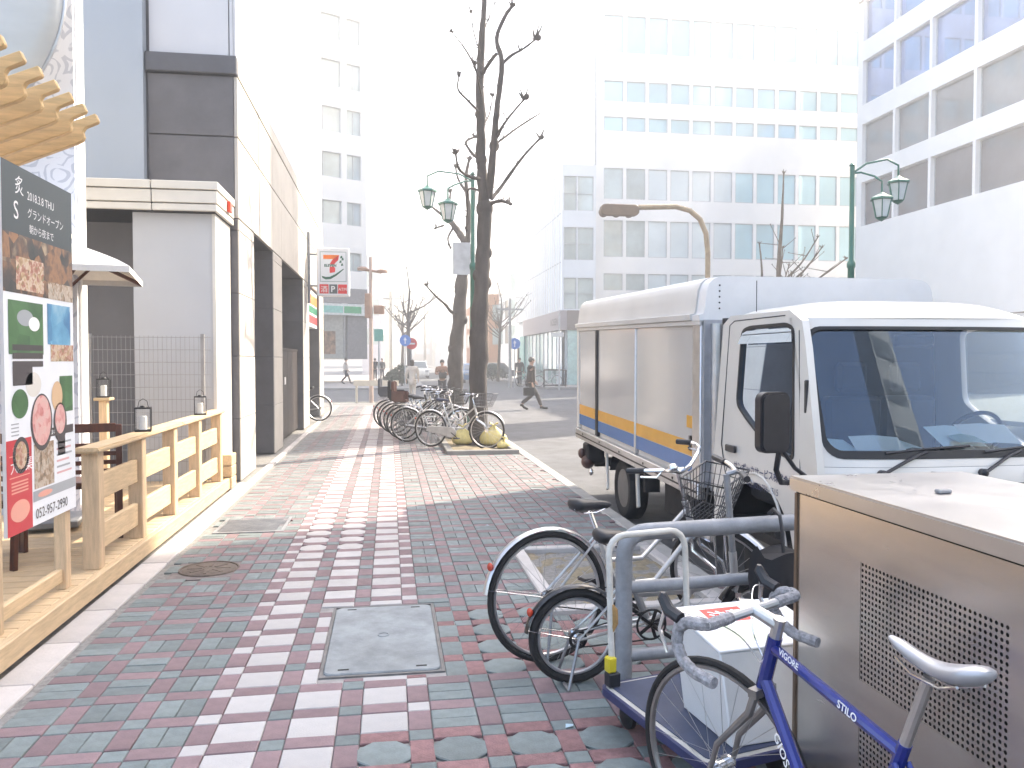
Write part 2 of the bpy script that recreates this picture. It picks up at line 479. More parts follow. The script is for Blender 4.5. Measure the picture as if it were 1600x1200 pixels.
planter(1.0,2.19,4.88,6.60,.03,'bare tree pit with pale stone edging beside the parked bicycles','x' and CONCW)
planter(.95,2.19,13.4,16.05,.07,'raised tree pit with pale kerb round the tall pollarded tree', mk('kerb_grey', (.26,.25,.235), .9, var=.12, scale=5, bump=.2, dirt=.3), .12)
# far pavements and road paint
def slab(name, poly, m=CONC):
    return struct(name, MB().prism(poly, tr(0,0,-.15), .15), m)
slab('far_left_pavement', [(-60,46),(2.2,46),(2.2,330),(-60,330)], mk('far_paving', (.34,.32,.31), .9, scale=2))
slab('far_right_pavement', [(9.0,45.5),(80,45.5),(80,330),(9.0,330)], mk('far_paving', (.34,.32,.31)))
slab('right_pavement', [(16,-40),(80,-40),(80,33.5),(19,33.5),(16,30.5)], mk('far_paving', (.34,.32,.31)))
pm = mk('road_paint', (.72,.72,.70), .7, var=.1, scale=6, dirt=.3)
# ================================================================== writing and prints
def text(s, size, m, mat, parent, name='lettering', align='LEFT', bold=0.0, sx=1.0):
    cu = bpy.data.curves.new('lettering', 'FONT'); cu.body = s; cu.size = size; cu.align_x = align
    cu.offset = bold; cu.resolution_u = 3
    o = bpy.data.objects.new('lettering_source', cu); COL.objects.link(o)
    dg = bpy.context.evaluated_depsgraph_get()
    me = bpy.data.meshes.new_from_object(o.evaluated_get(dg))
    bpy.data.objects.remove(o); bpy.data.curves.remove(cu)
    inv = root_mat(parent).inverted()
    me.transform(inv @ m @ Matrix.Diagonal((sx,1,1,1)))
    me.materials.clear(); me.materials.append(mat); me.name = name
    return link(name, me, parent)
def frame_m(o, u, v):
    u, v = Vector(u).normalized(), Vector(v).normalized(); n = u.cross(v)
    m = Matrix((u, v, n)).transposed().to_4x4(); m.translation = Vector(o); return m
def photo_mat(name, cols, scale, seed):
    m = bpy.data.materials.new(name); m.use_nodes = True; nt = m.node_tree; N = nt.nodes; L = nt.links
    b = N['Principled BSDF']; b.inputs['Roughness'].default_value = .35
    tc = N.new('ShaderNodeTexCoord'); mp = N.new('ShaderNodeMapping'); mp.inputs['Location'].default_value = (seed, seed*2, 0)
    L.new(tc.outputs['Object'], mp.inputs[0])
    nz = N.new('ShaderNodeTexNoise'); nz.inputs['Scale'].default_value = scale; nz.inputs['Detail'].default_value = 3
    vo = N.new('ShaderNodeTexVoronoi'); vo.inputs['Scale'].default_value = scale*1.3
    L.new(mp.outputs[0], nz.inputs['Vector']); L.new(mp.outputs[0], vo.inputs['Vector'])
    sp = N.new('ShaderNodeSeparateColor'); L.new(vo.outputs['Color'], sp.inputs[0])
    ad = N.new('ShaderNodeMath'); ad.operation = 'MULTIPLY_ADD'; ad.inputs[1].default_value = .5; L.new(sp.outputs[0], ad.inputs[0])
    L.new(nz.outputs['Fac'], ad.inputs[2])
    mr = N.new('ShaderNodeMapRange'); mr.inputs['From Min'].default_value = .35; mr.inputs['From Max'].default_value = 1.15; L.new(ad.outputs[0], mr.inputs[0])
    rp = N.new('ShaderNodeValToRGB'); cr = rp.color_ramp
    while len(cr.elements) < len(cols): cr.elements.new(.5)
    for i, c in enumerate(cols):
        cr.elements[i].position = i/(len(cols)-1)*.98+.01; cr.elements[i].color = (*c, 1)
    L.new(mr.outputs[0], rp.inputs[0]); L.new(rp.outputs[0], b.inputs['Base Color'])
    return m
def flat(name, c, rough=.5): return mk(name, c, rough, var=.02)

# ================================================================== timber deck and what stands on it
DZ = .16
dk = thing('timber_deck', 'pale pine terrace deck raised beside the pavement', 'deck', (-3.2, 6.5, 0))
y = 2.6; bd = MB(); bd.box(-.93,-.066,-.03,.93,.066,0); 
bme = bd.mesh('deck_board', WOODX, bevel=.004)
bd2 = MB(); bd2.box(-1.2,-.066,-.03,1.2,.066,0); bme2 = bd2.mesh('deck_board', WOODX, bevel=.004)
while y < 9.95:
    o = link('deck_board', bme2, dk); o.location = (-3.17+3.2, y-6.5, DZ+random.uniform(-.001,.001)); y += .138
b_ = MB(); b_.box(-1.965,2.5,.035,-1.915,10.05,DZ+.004); b_.build('edge_beam', WOOD, dk, world=True, bevel=.006)
b_ = MB(); b_.box(-4.3,2.5,.035,-1.967,2.55,DZ-.032); b_.box(-4.3,10.0,.035,-1.967,10.05,DZ-.032); b_.build('end_beam', WOODX, dk, world=True, bevel=.006)
for y in (3.4,4.4,5.4,6.4,7.4,8.4,9.4):
    b_ = MB(); b_.box(-4.3,y-.045,.0,-1.98,y+.045,DZ-.034); b_.build('joist', WOODX, dk, world=True)

fn = thing('deck_railing', 'pine railing with wide rails along the edge of the deck', 'railing', (-2.02, 7.9, DZ))
PY = [5.86, 6.84, 7.82, 8.80, 9.86]
for y in PY:
    b_ = MB(); b_.box(-2.075,y-.055,DZ,-1.965,y+.055,.965); b_.build('post', WOODZ, fn, world=True, bevel=.006)
for i in range(4):
    for z0, z1 in ((.62,.80),(.27,.45)):
        b_ = MB(); b_.box(-2.04,PY[i]+.057,z0,-2.0,PY[i+1]-.057,z1); b_.build('rail', WOOD, fn, world=True, bevel=.005)
b_ = MB(); b_.box(-2.105,5.73,.967,-1.935,8.0,1.005); b_.build('top_rail', WOOD, fn, world=True, bevel=.012, seg=2)
b_ = MB(); b_.box(-2.105,8.003,.967,-1.935,9.98,1.005); b_.build('top_rail', WOOD, fn, world=True, bevel=.012, seg=2)

def lantern(x, y, z, label, h=.2):
    t = thing('lantern', label, 'lantern', (x, y, z), .2, 'lanterns on the terrace')
    w = .062
    b_ = MB(); b_.box(-w,-w,0,w,w,.014); b_.build('base', DARKM, t)
    b_ = MB(); b_.box(-w,-w,h-.012,w,w,h); b_.lathe([(.03,h),(.02,h+.012),(0,h+.013)],10); b_.build('cap', DARKM, t)
    for sx in (-1,1):
        for sy in (-1,1):
            b_ = MB(); b_.box(sx*w-.006*(sx>0),sy*w-.006*(sy>0),.014,sx*w+.006*(sx<0),sy*w+.006*(sy<0),h-.012); b_.build('bar', DARKM, t)
    b_ = MB(); b_.lathe([(.03,.014),(.03,.12),(.024,.128),(0,.128)],14); b_.build('candle', OFFW, t)
    gm = mk('lantern_glass', (.9,.93,.95), .05, trans=1.0, var=0, alpha=.35)
    b_ = MB(); q = w-.009
    for a in range(4): b_.add([(-q,-q,.016),(q,-q,.016),(q,-q,h-.014),(-q,-q,h-.014)], [(0,1,2,3)], rotz(a*math.pi/2))
    b_.build('glass', gm, t)
    b_ = MB(); b_.tube([(-.04,0,h+.0),(-.03,0,h+.05),(0,0,h+.07),(.03,0,h+.05),(.04,0,h+.0)], .003, 6); b_.build('handle', DARKM, t)
    return t
lantern(-2.02,7.02,1.006,'black framed candle lantern on the near half of the railing')
lantern(-2.02,9.05,1.006,'small black lantern on the sunlit far end of the railing')
ps = thing('lamp_stand', 'slim timber post behind the terrace carrying a lantern', 'post', (-2.98, 9.0, DZ))
b_ = MB(); b_.box(-3.02,8.96,DZ,-2.94,9.04,1.17); b_.build('post', WOODZ, ps, world=True, bevel=.005)
b_ = MB(); b_.box(-3.06,8.92,1.17,-2.90,9.08,1.2); b_.build('shelf', WOODX, ps, world=True, bevel=.005)
lantern(-2.98,9.0,1.202,'dark lantern on the timber post beside the patterned hoarding')

# menu board
bo = thing('menu_board', 'tall restaurant poster board on two pine posts at the deck edge', 'poster board', (-2.03, 5.0, DZ))
b_ = MB(); b_.box(-2.075,4.44,DZ,-2.005,4.52,2.62); b_.build('post', WOODZ, bo, world=True, bevel=.004)
b_ = MB(); b_.box(-2.075,5.34,DZ,-2.005,5.42,2.4); b_.build('post', WOODZ, bo, world=True, bevel=.004)
b_ = MB(); b_.box(-2.065,4.522,DZ+.05,-2.025,5.338,DZ+.13); b_.build('cross_bar', WOOD, bo, world=True, bevel=.004)
b_ = MB(); b_.box(-2.003,4.53,.66,-1.985,5.46,2.65); bpan = b_.build('panel', flat('poster_white', (.74,.76,.79), .35), bo, world=True)
XP = [-1.9845]
def pr(u0, v0, u1, v1, mat, name='print', lift=0):
    b_ = MB(); x = -1.984+lift*.0006; y0, z0 = 4.53, .66
    b_.quad((x,y0+u0,z0+v0),(x,y0+u1,z0+v0),(x,y0+u1,z0+v1),(x,y0+u0,z0+v1)); return b_.build(name, mat, bpan, world=True, smooth=False)
def pd(u, v, ru, rv, mat, lift=1, name='dish_print'):
    b_ = MB(); x = -1.984+lift*.0006
    b_.add([(x,4.53+u+ru*math.cos(a*math.pi/14),.66+v+rv*math.sin(a*math.pi/14)) for a in range(28)], [tuple(range(28))]); return b_.build(name, mat, bpan, world=True, smooth=False)
def pt(u, v, s, size, mat, lift=2, **k):
    return text(s, size, frame_m((-1.984+lift*.0006,4.53+u,.66+v),(0,1,0),(0,0,1)), mat, bpan, **k)
BD = flat('print_black', (.055,.07,.075), .4); FOOD = photo_mat('print_food', [(.03,.035,.035),(.045,.045,.04),(.07,.05,.04),(.30,.15,.07),(.09,.06,.045),(.40,.30,.19)], 7, 3)
FOOD2 = photo_mat('print_meat', [(.2,.12,.06),(.45,.3,.16),(.55,.45,.34),(.35,.12,.08),(.2,.25,.1)], 22, 1)
FOOD3 = photo_mat('print_grill', [(.05,.04,.03),(.3,.2,.12),(.5,.42,.34),(.25,.22,.16)], 26, 5)
GRN = photo_mat('print_green', [(.03,.09,.03),(.06,.15,.05),(.08,.19,.07)], 5, 2); SEA = photo_mat('print_sea', [(.04,.16,.33),(.12,.33,.5),(.4,.55,.62)], 6, 8)
RED = flat('print_red', (.52,.035,.045), .4); GRY = flat('print_grey', (.33,.35,.37), .4); WT = flat('print_white_ink', (.8,.8,.8), .5); DK = flat('print_dark_ink', (.07,.06,.06), .5)
PINK = photo_mat('print_pink', [(.5,.15,.14),(.65,.36,.33),(.6,.42,.38)], 18, 4); SAL = flat('print_salmon', (.72,.33,.25), .4); ROSE = flat('print_ink_rose', (.65,.38,.38), .5)
pr(0,1.62,.93,1.99,BD); pr(0,1.30,.93,1.62,FOOD); pr(.15,1.32,.50,1.50,FOOD2,lift=1); pr(.56,1.30,.93,1.40,FOOD3,lift=1)
pt(.30,1.83,'2018.3.8 THU',.066,WT,sx=.95); pt(.30,1.735,'グランドオープン',.062,WT); pt(.32,1.65,'朝から夜まで',.055,WT)
pt(.15,1.845,'炙',.11,WT); pt(.13,1.70,'S',.14,WT)
pr(.05,.97,.48,1.26,GRN,lift=1); pr(.09,.80,.33,.90,DK,lift=1); 
for k in range(3): pr(.09,.90+k*.045,.47,.932+k*.045,DK,lift=2)
pd(.25,1.17,.10,.045,GRY,2); pd(.36,1.14,.07,.04,WT,3)
pr(.54,1.03,.88,1.27,SEA,lift=1); pr(.58,.93,.92,1.03,FOOD2,lift=1)
pd(.34,.80,.10,.07,flat('print_rice',(.66,.63,.58)),1); pd(.17,.70,.10,.08,GRN,1); pd(.44,.58,.145,.165,DK,2); pd(.44,.59,.125,.145,PINK,3)
pr(.70,.62,.90,.84,GRN,lift=1); pd(.66,.72,.08,.09,flat('print_bread',(.62,.42,.25)),2); pd(.70,.56,.10,.12,DK,2); pd(.70,.58,.075,.09,PINK,3); pr(.66,.36,.77,.5,DK,lift=1)
pd(.17,.42,.10,.10,DK,2); pd(.17,.42,.07,.075,FOOD2,3)
pr(0,0,.30,.51,RED,lift=1); pt(.04,.335,'大募集',.088,WT); pt(.07,.45,'STAFF',.03,SAL)
for k in (.42,.305): pr(.03,k,.27,k+.006,SAL,lift=2)
for k in range(4): pr(.05,.22+k*.018,.25,.229+k*.018,SAL,lift=2)
pd(.15,.12,.115,.06,SAL,2)
pr(.33,.485,.90,.535,DK,lift=1); pt(.37,.497,'アルバイト募集中',.032,WT)
pr(.33,.205,.60,.46,FOOD3,lift=1); pr(.31,.135,.93,.195,GRY,lift=1); pd(.47,.165,.10,.018,SAL,2)
for k in range(6): pr(.64,.25+k*.036,.64+random.uniform(.16,.25),.262+k*.036,GRY if k % 2 else ROSE,lift=1)
pt(.34,.035,'052-957-2990',.082,DK,sx=.98)
for k in range(4): pr(.06,.53+k*.02,.15,.537+k*.02,GRY,lift=1)

# folding chairs of dark wood
def chair(x, y, rz, label):
    t = thing('terrace_chair', label, 'chair', (x, y, DZ), rz, 'dark wooden chairs on the terrace')
    for sx in (-1,1):
        b_ = MB(); b_.beam((sx*.21,.20,0),(sx*.21,.16,.92),.045,.035,(0,1,0)); b_.build('back_leg', DWOOD, t, bevel=.004)
        b_ = MB(); b_.beam((sx*.21,-.20,0),(sx*.21,-.20,.43),.045,.035,(0,1,0)); b_.build('leg', DWOOD, t, bevel=.004)
        b_ = MB(); b_.box(sx*.21-.018,-.20,.36,sx*.21+.018,.18,.41); b_.build('side_rail', DWOOD, t)
    b_ = MB(); b_.box(-.23,-.24,.432,.23,.16,.462); b_.build('seat', DWOOD, t, bevel=.008)
    for z, h in ((.86,.07),(.74,.035),(.67,.035),(.60,.035),(.53,.035)):
        b_ = MB(); b_.box(-.19,.155,z,.19,.175,z+h); b_.build('slat', DWOOD, t, bevel=.003)
    b_ = MB(); b_.box(-.19,-.21,.36,.19,-.19,.41); b_.build('front_rail', DWOOD, t)
chair(-2.42,6.95,R(200),'dark wooden chair whose top shows above the railing')
chair(-2.62,6.15,R(150),'dark slatted chair between the poster board and the railing')
chair(-2.85,5.35,R(175),'dark wooden chair whose legs show under the poster board')
tb = thing('terrace_table', 'small dark wooden table standing among the terrace chairs', 'table', (-3.05, 6.15, DZ))
b_ = MB(); b_.box(-.35,-.35,.69,.35,.35,.72); b_.build('tabletop', DWOOD, tb, bevel=.006)
for sx in (-1,1):
    for sy in (-1,1): b_ = MB(); b_.box(sx*.3-.025,sy*.3-.025,0,sx*.3+.025,sy*.3+.025,.688); b_.build('leg', DWOOD, tb)

# parasol
um = thing('parasol', 'white square parasol with dark ribs over the terrace', 'parasol', (-2.88, 7.35, DZ+.13), R(12))
CAN = mk('canvas', (.72,.71,.68), .9, var=.04, scale=20, bump=.1)
b_ = MB(); hw = .70; zt, ze = 2.37, 2.06; n = 8
vs = []; fs = []
for k in range(n+1):
    f = k/n; z = ze+(zt-ze)*(1-f)**.85 ; w = max(.1, hw*f)
    for sx, sy in ((-1,-1),(1,-1),(1,1),(-1,1)): vs.append((sx*w, sy*w, z))
for k in range(n):
    for a in range(4):
        c_ = (a+1) % 4; fs.append((k*4+a, k*4+c_, (k+1)*4+c_, (k+1)*4+a))
N0 = len(vs)
for sx, sy in ((-1,-1),(1,-1),(1,1),(-1,1)): vs.append((sx*hw, sy*hw, ze-.05))
for a in range(4):
    c_ = (a+1) % 4; fs.append((n*4+a, n*4+c_, N0+c_, N0+a))
b_.add(vs, fs); can = b_.build('canopy', CAN, um, smooth=False)
b_ = MB(); b_.add([(-.19,-.19,2.40),(.19,-.19,2.40),(.19,.19,2.40),(-.19,.19,2.40),(0,0,2.52),(-.19,-.19,2.365),(.19,-.19,2.365),(.19,.19,2.365),(-.19,.19,2.365)],
   [(0,1,4),(1,2,4),(2,3,4),(3,0,4),(0,1,6,5),(1,2,7,6),(2,3,8,7),(3,0,5,8)]); b_.build('vent_cap', CAN, um, smooth=False)
b_ = MB(); b_.cyl((0,0,-.1),(0,0,2.42),.022); b_.build('pole', DWOOD, um)
for sx, sy in ((-1,-1),(1,-1),(1,1),(-1,1)):
    b_ = MB(); b_.beam((0,0,2.33),(sx*hw*.98,sy*hw*.98,2.03),.022,.03); b_.build('rib', DWOOD, um)
    b_ = MB(); b_.beam((0,0,1.75),(sx*hw*.5,sy*hw*.5,2.19),.016,.022); b_.build('strut', DWOOD, um)
b_ = MB(); b_.box(-.25,-.25,-.1,.25,.25,-.04); b_.build('base', STEEL, um, bevel=.01)

# pergola rafters above the deck
pg = thing('pergola', 'pine pergola with notched sloping rafter ends above the terrace', 'pergola', (-3.0, 5.2, DZ))
sl_ = -.42; th = math.atan(-sl_)
prof = [(0,0),(.0,-.05),(-.012,-.062),(-.10,-.066),(-.125,-.085),(-.13,-.12),(-.15,-.14),(-.19,-.145),(-2.2,-.145),(-2.2,0)]
for i in range(8):
    y = 5.92-i*.226
    m = tr(-1.98, y+.02, 3.285) @ roty(-th) @ Matrix(((1,0,0,0),(0,0,-1,0),(0,1,0,0),(0,0,0,1)))
    b_ = MB(); b_.prism(prof, m, .045); b_.build('rafter', WOODR, pg, world=True, bevel=.004)
b_ = MB(); b_.beam((-2.75,2.6,2.74),(-2.75,6.0,2.74),.09,.14); b_.build('purlin', WOOD, pg, world=True, bevel=.004)
for y in (3.1,5.75):
    b_ = MB(); b_.box(-2.81,y-.05,DZ,-2.70,y+.05,2.67); b_.build('post', WOODZ, pg, world=True, bevel=.004)
# ================================================================== patterned hoarding, round sign, annex
def paisley():
    m = bpy.data.materials.new('paisley_print'); m.use_nodes = True; nt = m.node_tree; N = nt.nodes; L = nt.links
    b = N['Principled BSDF']; b.inputs['Roughness'].default_value = .6
    tc = N.new('ShaderNodeTexCoord'); nz = N.new('ShaderNodeTexNoise'); nz.inputs['Scale'].default_value = 3.0
    L.new(tc.outputs['Object'], nz.inputs['Vector'])
    mx = N.new('ShaderNodeMix'); mx.data_type = 'RGBA'; mx.inputs['Factor'].default_value = .16
    L.new(tc.outputs['Object'], mx.inputs['A']); L.new(nz.outputs['Color'], mx.inputs['B'])
    vo = N.new('ShaderNodeTexVoronoi'); vo.inputs['Scale'].default_value = 4.2; vo.inputs['Randomness'].default_value = .8
    L.new(mx.outputs['Result'], vo.inputs['Vector'])
    s1 = N.new('ShaderNodeMath'); s1.operation = 'MULTIPLY'; s1.inputs[1].default_value = 30; L.new(vo.outputs['Distance'], s1.inputs[0])
    s2 = N.new('ShaderNodeMath'); s2.operation = 'SINE'; L.new(s1.outputs[0], s2.inputs[0])
    n2 = N.new('ShaderNodeTexNoise'); n2.inputs['Scale'].default_value = 9; L.new(tc.outputs['Object'], n2.inputs['Vector'])
    s3 = N.new('ShaderNodeMath'); s3.operation = 'MULTIPLY_ADD'; s3.inputs[1].default_value = 3.2; L.new(n2.outputs['Fac'], s3.inputs[0]); 
    ng = N.new('ShaderNodeMath'); ng.operation = 'SUBTRACT'; L.new(s2.outputs[0], ng.inputs[0]); ng.inputs[1].default_value = 1.75; L.new(ng.outputs[0], s3.inputs[2])
    rp = N.new('ShaderNodeValToRGB'); rp.color_ramp.elements[0].position = .35; rp.color_ramp.elements[1].position = .55
    rp.color_ramp.elements[0].color = (.66,.66,.70,1); rp.color_ramp.elements[1].color = (.46,.47,.53,1)
    L.new(s3.outputs[0], rp.inputs[0]); L.new(rp.outputs[0], b.inputs['Base Color'])
    return m
ho = thing('patterned_hoarding', 'tall white hoarding printed with grey paisley behind the terrace', 'hoarding', (-4.2, 8.2, DZ))
b_ = MB(); b_.box(-6.4,8.0,DZ,-2.87,8.04,6.4); b_.build('printed_face', paisley(), ho, world=True)
b_ = MB(); b_.box(-6.4,8.042,DZ,-2.845,8.20,6.4); b_.build('core', WHITE, ho, world=True, bevel=.01)
rs = thing('round_sign', 'huge round glossy off-white sign above the pergola', 'sign', (-4.10, 7.55, 4.80))
dm = rotx(math.pi/2)
DISC = mk('sign_acrylic', (.56,.56,.53), .22, var=.08, scale=1.1, stretch=(1,1,2.5), coat=.3)
b_ = MB(); b_.lathe([(0,.11),(.9,.105),(1.2,.09),(1.3,.05),(1.33,0),(1.3,-.04),(0,-.05)], 72, dm); b_.build('face', DISC, rs, ang=50)
b_ = MB(); b_.ring((0,0,0),'y',1.335,.016,72,8); b_.build('rim', ALU, rs)
for a in (-.6,.6): b_ = MB(); b_.cyl((a,.05,.2),(a,.46,.2),.03); b_.build('bracket', STEEL, rs)

an = thing('entrance_annex', 'low white annex with cream flat roof against the grey building', 'annex', (-3.2, 10.4, 0))
b_ = MB(); b_.box(-2.965,10.0,0,-2.075,10.9,3.33); b_.build('wall', WWALL, an, world=True)
b_ = MB(); b_.box(-2.073,9.985,0,-2.035,10.9,3.33); b_.build('sunlit_side', FASC, an, world=True)  # lighter slab over the annex's street side, sunlight put into its colour
b_ = MB(); b_.box(-6.5,10.78,0,-2.97,10.88,3.33); b_.build('back_wall', mk('taupe_wall', (.15,.145,.155), .7, var=.06, scale=2), an, world=True)
for z0, z1, o_ in ((3.34,3.42,.0),(3.43,3.575,.012),(3.585,3.68,.03)):
    b_ = MB(); b_.box(-6.5,9.86-o_,z0,-2.72,10.9,z1); b_.box(-2.71,9.86-o_,z0,-1.99+o_*.6,10.9,z1); b_.build('fascia', FASC, an, world=True, bevel=.006)
b_ = MB(); b_.box(-6.5,9.9,3.335,-2.02,10.9,3.6); b_.build('roof_core', DARKM, an, world=True)
b_ = MB(); b_.box(-1.985,10.42,3.44,-1.94,10.56,3.57); b_.build('alarm_lamp', flat('lamp_red', (.7,.06,.02), .3), an, world=True, bevel=.008)

mf = thing('mesh_fence', 'thin welded wire mesh fence in front of the white annex', 'fence', (-2.8, 9.78+.3, 0))
b_ = MB(); WM = mk('wire_grey', (.34,.33,.33), .5, .3)
for i in range(30): x = -3.55+i*.05; b_.cyl((x,9.80,.1),(x,9.80,1.88),.0022,n=4)
for i in range(13): z = .12+i*.145; b_.cyl((-3.57,9.803,z),(-2.06,9.803,z),.0032,n=4)
b_.build('wire_mesh', WM, mf, world=True)
for x in (-3.40,-2.16): b_ = MB(); b_.box(x-.02,9.81,0,x+.02,9.85,1.9); b_.build('post', WM, mf, world=True)
cr = thing('planter_crate', 'pale timber crate at the end of the terrace railing', 'crate', (-2.0, 10.25, 0))
for z in (.03,.17,.31):
    b_ = MB(); b_.box(-2.12,10.12,z,-1.9,10.4,z+.13); b_.build('board', WOOD, cr, world=True, bevel=.006)

# ================================================================== grey stone building with arcade
bl = thing('stone_building', 'office building with grey stone piers and white panels along the pavement', 'building', (-2.5, 17.5, 0))
FX = -1.95
COLS = [(10.93,12.12),(14.08,15.18),(18.83,20.18),(23.1,24.55)]
Z0 = 0.0
for (y0, y1) in COLS:
    b_ = MB(); b_.box(-2.74,y0+.01,0,FX-.01,y1-.01,3.44); pc = b_.build('pier', STONED, bl, world=True)
    z = .0
    while z < 3.4:
        z1 = min(z+.823, 3.44)
        b_ = MB(); b_.box(-2.745,y0,z+.004,FX,y1,z1-.004); b_.build('stone_block', STONE, pc, world=True, bevel=.004)
        z = z1
PALES = mk('pale_stone', (.47,.44,.40), .55, var=.06, scale=2.5, bump=.05, bscale=120, island=.05)
for (y0, y1) in COLS:
    z = 0
    while z < 3.4:
        z1 = min(z+.823, 3.44); b_ = MB(); b_.box(FX+.001,y0+.003,z+.004,FX+.016,y1-.003,z1-.004); b_.build('street_slab', PALES, bl, world=True, bevel=.003); z = z1
b_ = MB(); b_.box(-7,10.96,0,-2.745,24.5,3.44); b_.build('inner_wall', mk('recess_wall', (.16,.155,.16), .6, var=.08, scale=2), bl, world=True)
b_ = MB(); b_.box(-7,10.95,3.447,FX-.03,24.5,5.28); bm_ = b_.build('lintel_core', STONED, bl, world=True)
y = 10.93; ws = [1.19,1.96,1.1,1.82,1.83,1.35,1.46,1.46,1.45]
for w in ws:
    for z0, z1 in ((3.45,4.49),(4.50,5.27)):
        b_ = MB(); b_.box(FX-.03,y+.004,z0+.004,FX+.016,y+w-.004,z1-.004); b_.build('stone_panel', PALES, bm_, world=True, bevel=.004)
    y += w
for z0, z1 in ((3.45,4.49),(4.50,5.27)):
    b_ = MB(); b_.box(-3.03,10.92,z0+.004,FX-.034,10.952,z1-.004); b_.build('stone_panel', STONE, bm_, world=True, bevel=.004)
b_ = MB(); b_.box(-3.05,10.86,5.285,FX+.02,10.99,5.52); b_.build('ledge', STONED, bl, world=True, bevel=.01)
b_ = MB(); b_.box(-7,10.992,5.285,FX-.034,24.5,5.52); b_.build('ledge_core', STONED, bl, world=True)
b_ = MB(); b_.box(FX-.033,10.992,5.29,FX+.022,24.5,5.33); b_.box(FX-.033,10.992,5.33,FX+.004,24.5,5.515); b_.build('side_band', PALES, bl, world=True)
b_ = MB(); b_.box(-7,10.99,5.522,FX-.035,24.5,19); up = b_.build('upper_core', mk('joint_dark', (.12,.12,.13), .8), bl, world=True)
z = 5.535
while z < 18.9:
    z1 = min(z+3.1, 19)
    for x0, x1 in ((-3.02,-2.045),(-2.03,FX-.04)):
        b_ = MB(); b_.box(x0,10.965,z+.006,x1,10.988,z1-.006); b_.build('white_panel', PANEL, up, world=True)
    y = 10.965
    for w in (1.2,1.9,1.9,1.9,1.9,1.9,1.9,.93):
        b_ = MB(); b_.box(FX-.034,y+.006,z+.006,FX-.004,y+w-.006,z1-.006); b_.build('white_panel', PANEL, up, world=True)
        y += w
    z = z1
b_ = MB(); b_.box(-9,10.82,3.7,-3.06,10.98,19); b_.build('side_wall', BWALL, bl, world=True)
b_ = MB(); b_.box(-2.742,12.13,.0,-2.70,14.07,2.3); b_.build('entrance_door', mk('door_bronze', (.05,.04,.035), .35, .4), bl, world=True)
# shop front beyond the third pier
b_ = MB(); b_.box(-2.744,20.19,0,-2.70,23.09,2.45); b_.build('shop_front', GLASS, bl, world=True)
b_ = MB()
for y in (20.25,21.2,22.15,23.03): b_.box(-2.70,y-.03,0,-2.66,y+.03,2.45)
b_.build('shop_mullion', ALU, bl, world=True)
b_ = MB(); b_.box(-2.3,20.19,2.46,-2.0,23.09,3.43); sf = b_.build('shop_fascia', WHITE, bl, world=True)
for z0, z1, cn, c in ((3.05,3.3,'stripe_orange',(.80,.22,.03)),(2.82,3.0,'stripe_green',(.0,.17,.08)),(2.55,2.76,'stripe_red',(.62,.03,.03))):
    b_ = MB(); b_.box(-1.999,20.2,z0,-1.994,23.08,z1); b_.build('colour_stripe', flat(cn, c, .35), sf, world=True)
hd = thing('dark_gate', 'dark brown gate panel with papers between the second and third pier', 'gate', (-2.08, 17.0, 0))
GT = mk('gate_brown', (.045,.035,.033), .5, var=.15, scale=6)
for i in range(4):
    b_ = MB(); y = 15.22+i*.9; b_.box(-2.11,y,.03,-2.07,y+.888,1.78); b_.build('panel', GT, hd, world=True, bevel=.004)
b_ = MB(); b_.box(-2.12,15.2,1.785,-2.06,18.81,1.83); b_.build('top_rail', GT, hd, world=True)
for y, z in ((15.7,1.35),(16.5,1.1)): b_ = MB(); b_.box(-2.069,y,z,-2.067,y+.21,z+.15); b_.build('notice', WHITE, hd, world=True)

# projecting shop sign
sg = thing('shop_sign', 'square illuminated convenience shop sign with a large orange 7', 'shop sign', (-1.95, 19.7, 3.1))
b_ = MB(); b_.cyl((-1.89,19.75,2.95),(-1.89,19.75,4.65),.035); b_.build('mast', GPIPE, sg, world=True)
for z in (3.35,4.1): b_ = MB(); b_.box(-1.945,19.73,z,-1.66,19.77,z+.04); b_.build('bracket', GPIPE, sg, world=True)
b_ = MB(); b_.box(-1.69,19.62,3.12,-.93,19.88,4.27); sc_ = b_.build('case', mk('sign_white', (.72,.73,.76), .3, var=.02), sg, world=True, bevel=.02)
SX, SZ, SY = -1.69, 3.12, 19.6188
def sq(u0, v0, u1, v1, mat, lift=0, name='sign_print'):
    b_ = MB(); y = SY-lift*.002; b_.quad((SX+u0,y,SZ+v0),(SX+u1,y,SZ+v0),(SX+u1,y,SZ+v1),(SX+u0,y,SZ+v1)); return b_.build(name, mat, sc_, world=True, smooth=False)
def sp_(pts, mat, lift=0, name='sign_print'):
    b_ = MB(); y = SY-lift*.002; b_.add([(SX+u,y,SZ+v) for u, v in pts], [tuple(range(len(pts)))]); return b_.build(name, mat, sc_, world=True, smooth=False)
SGN = flat('sign_green', (.0,.10,.055), .35); SOR = flat('sign_orange', (.85,.20,.02), .35); SRD = flat('sign_red', (.70,.03,.03), .35)
sq(.07,.34,.69,1.06,flat('sign_green_line',(.25,.33,.33),.35)); sq(.085,.355,.675,1.045,flat('sign_pale',(.70,.73,.77),.35),1)
sp_([(.15,.98),(.15,.88),(.43,.88),(.52,.98)], SOR, 2); sp_([(.37,.878),(.52,.978),(.50,.86),(.44,.80),(.40,.75),(.30,.75),(.32,.80)], SRD, 2)
sp_([(.295,.63),(.30,.70),(.41,.70),(.43,.64),(.42,.57),(.30,.55)], SRD, 2)
sp_([(.11,.48),(.20,.455),(.30,.46),(.44,.53),(.62,.66),(.63,.64),(.46,.49),(.32,.405),(.20,.395),(.13,.43)], SGN, 2)
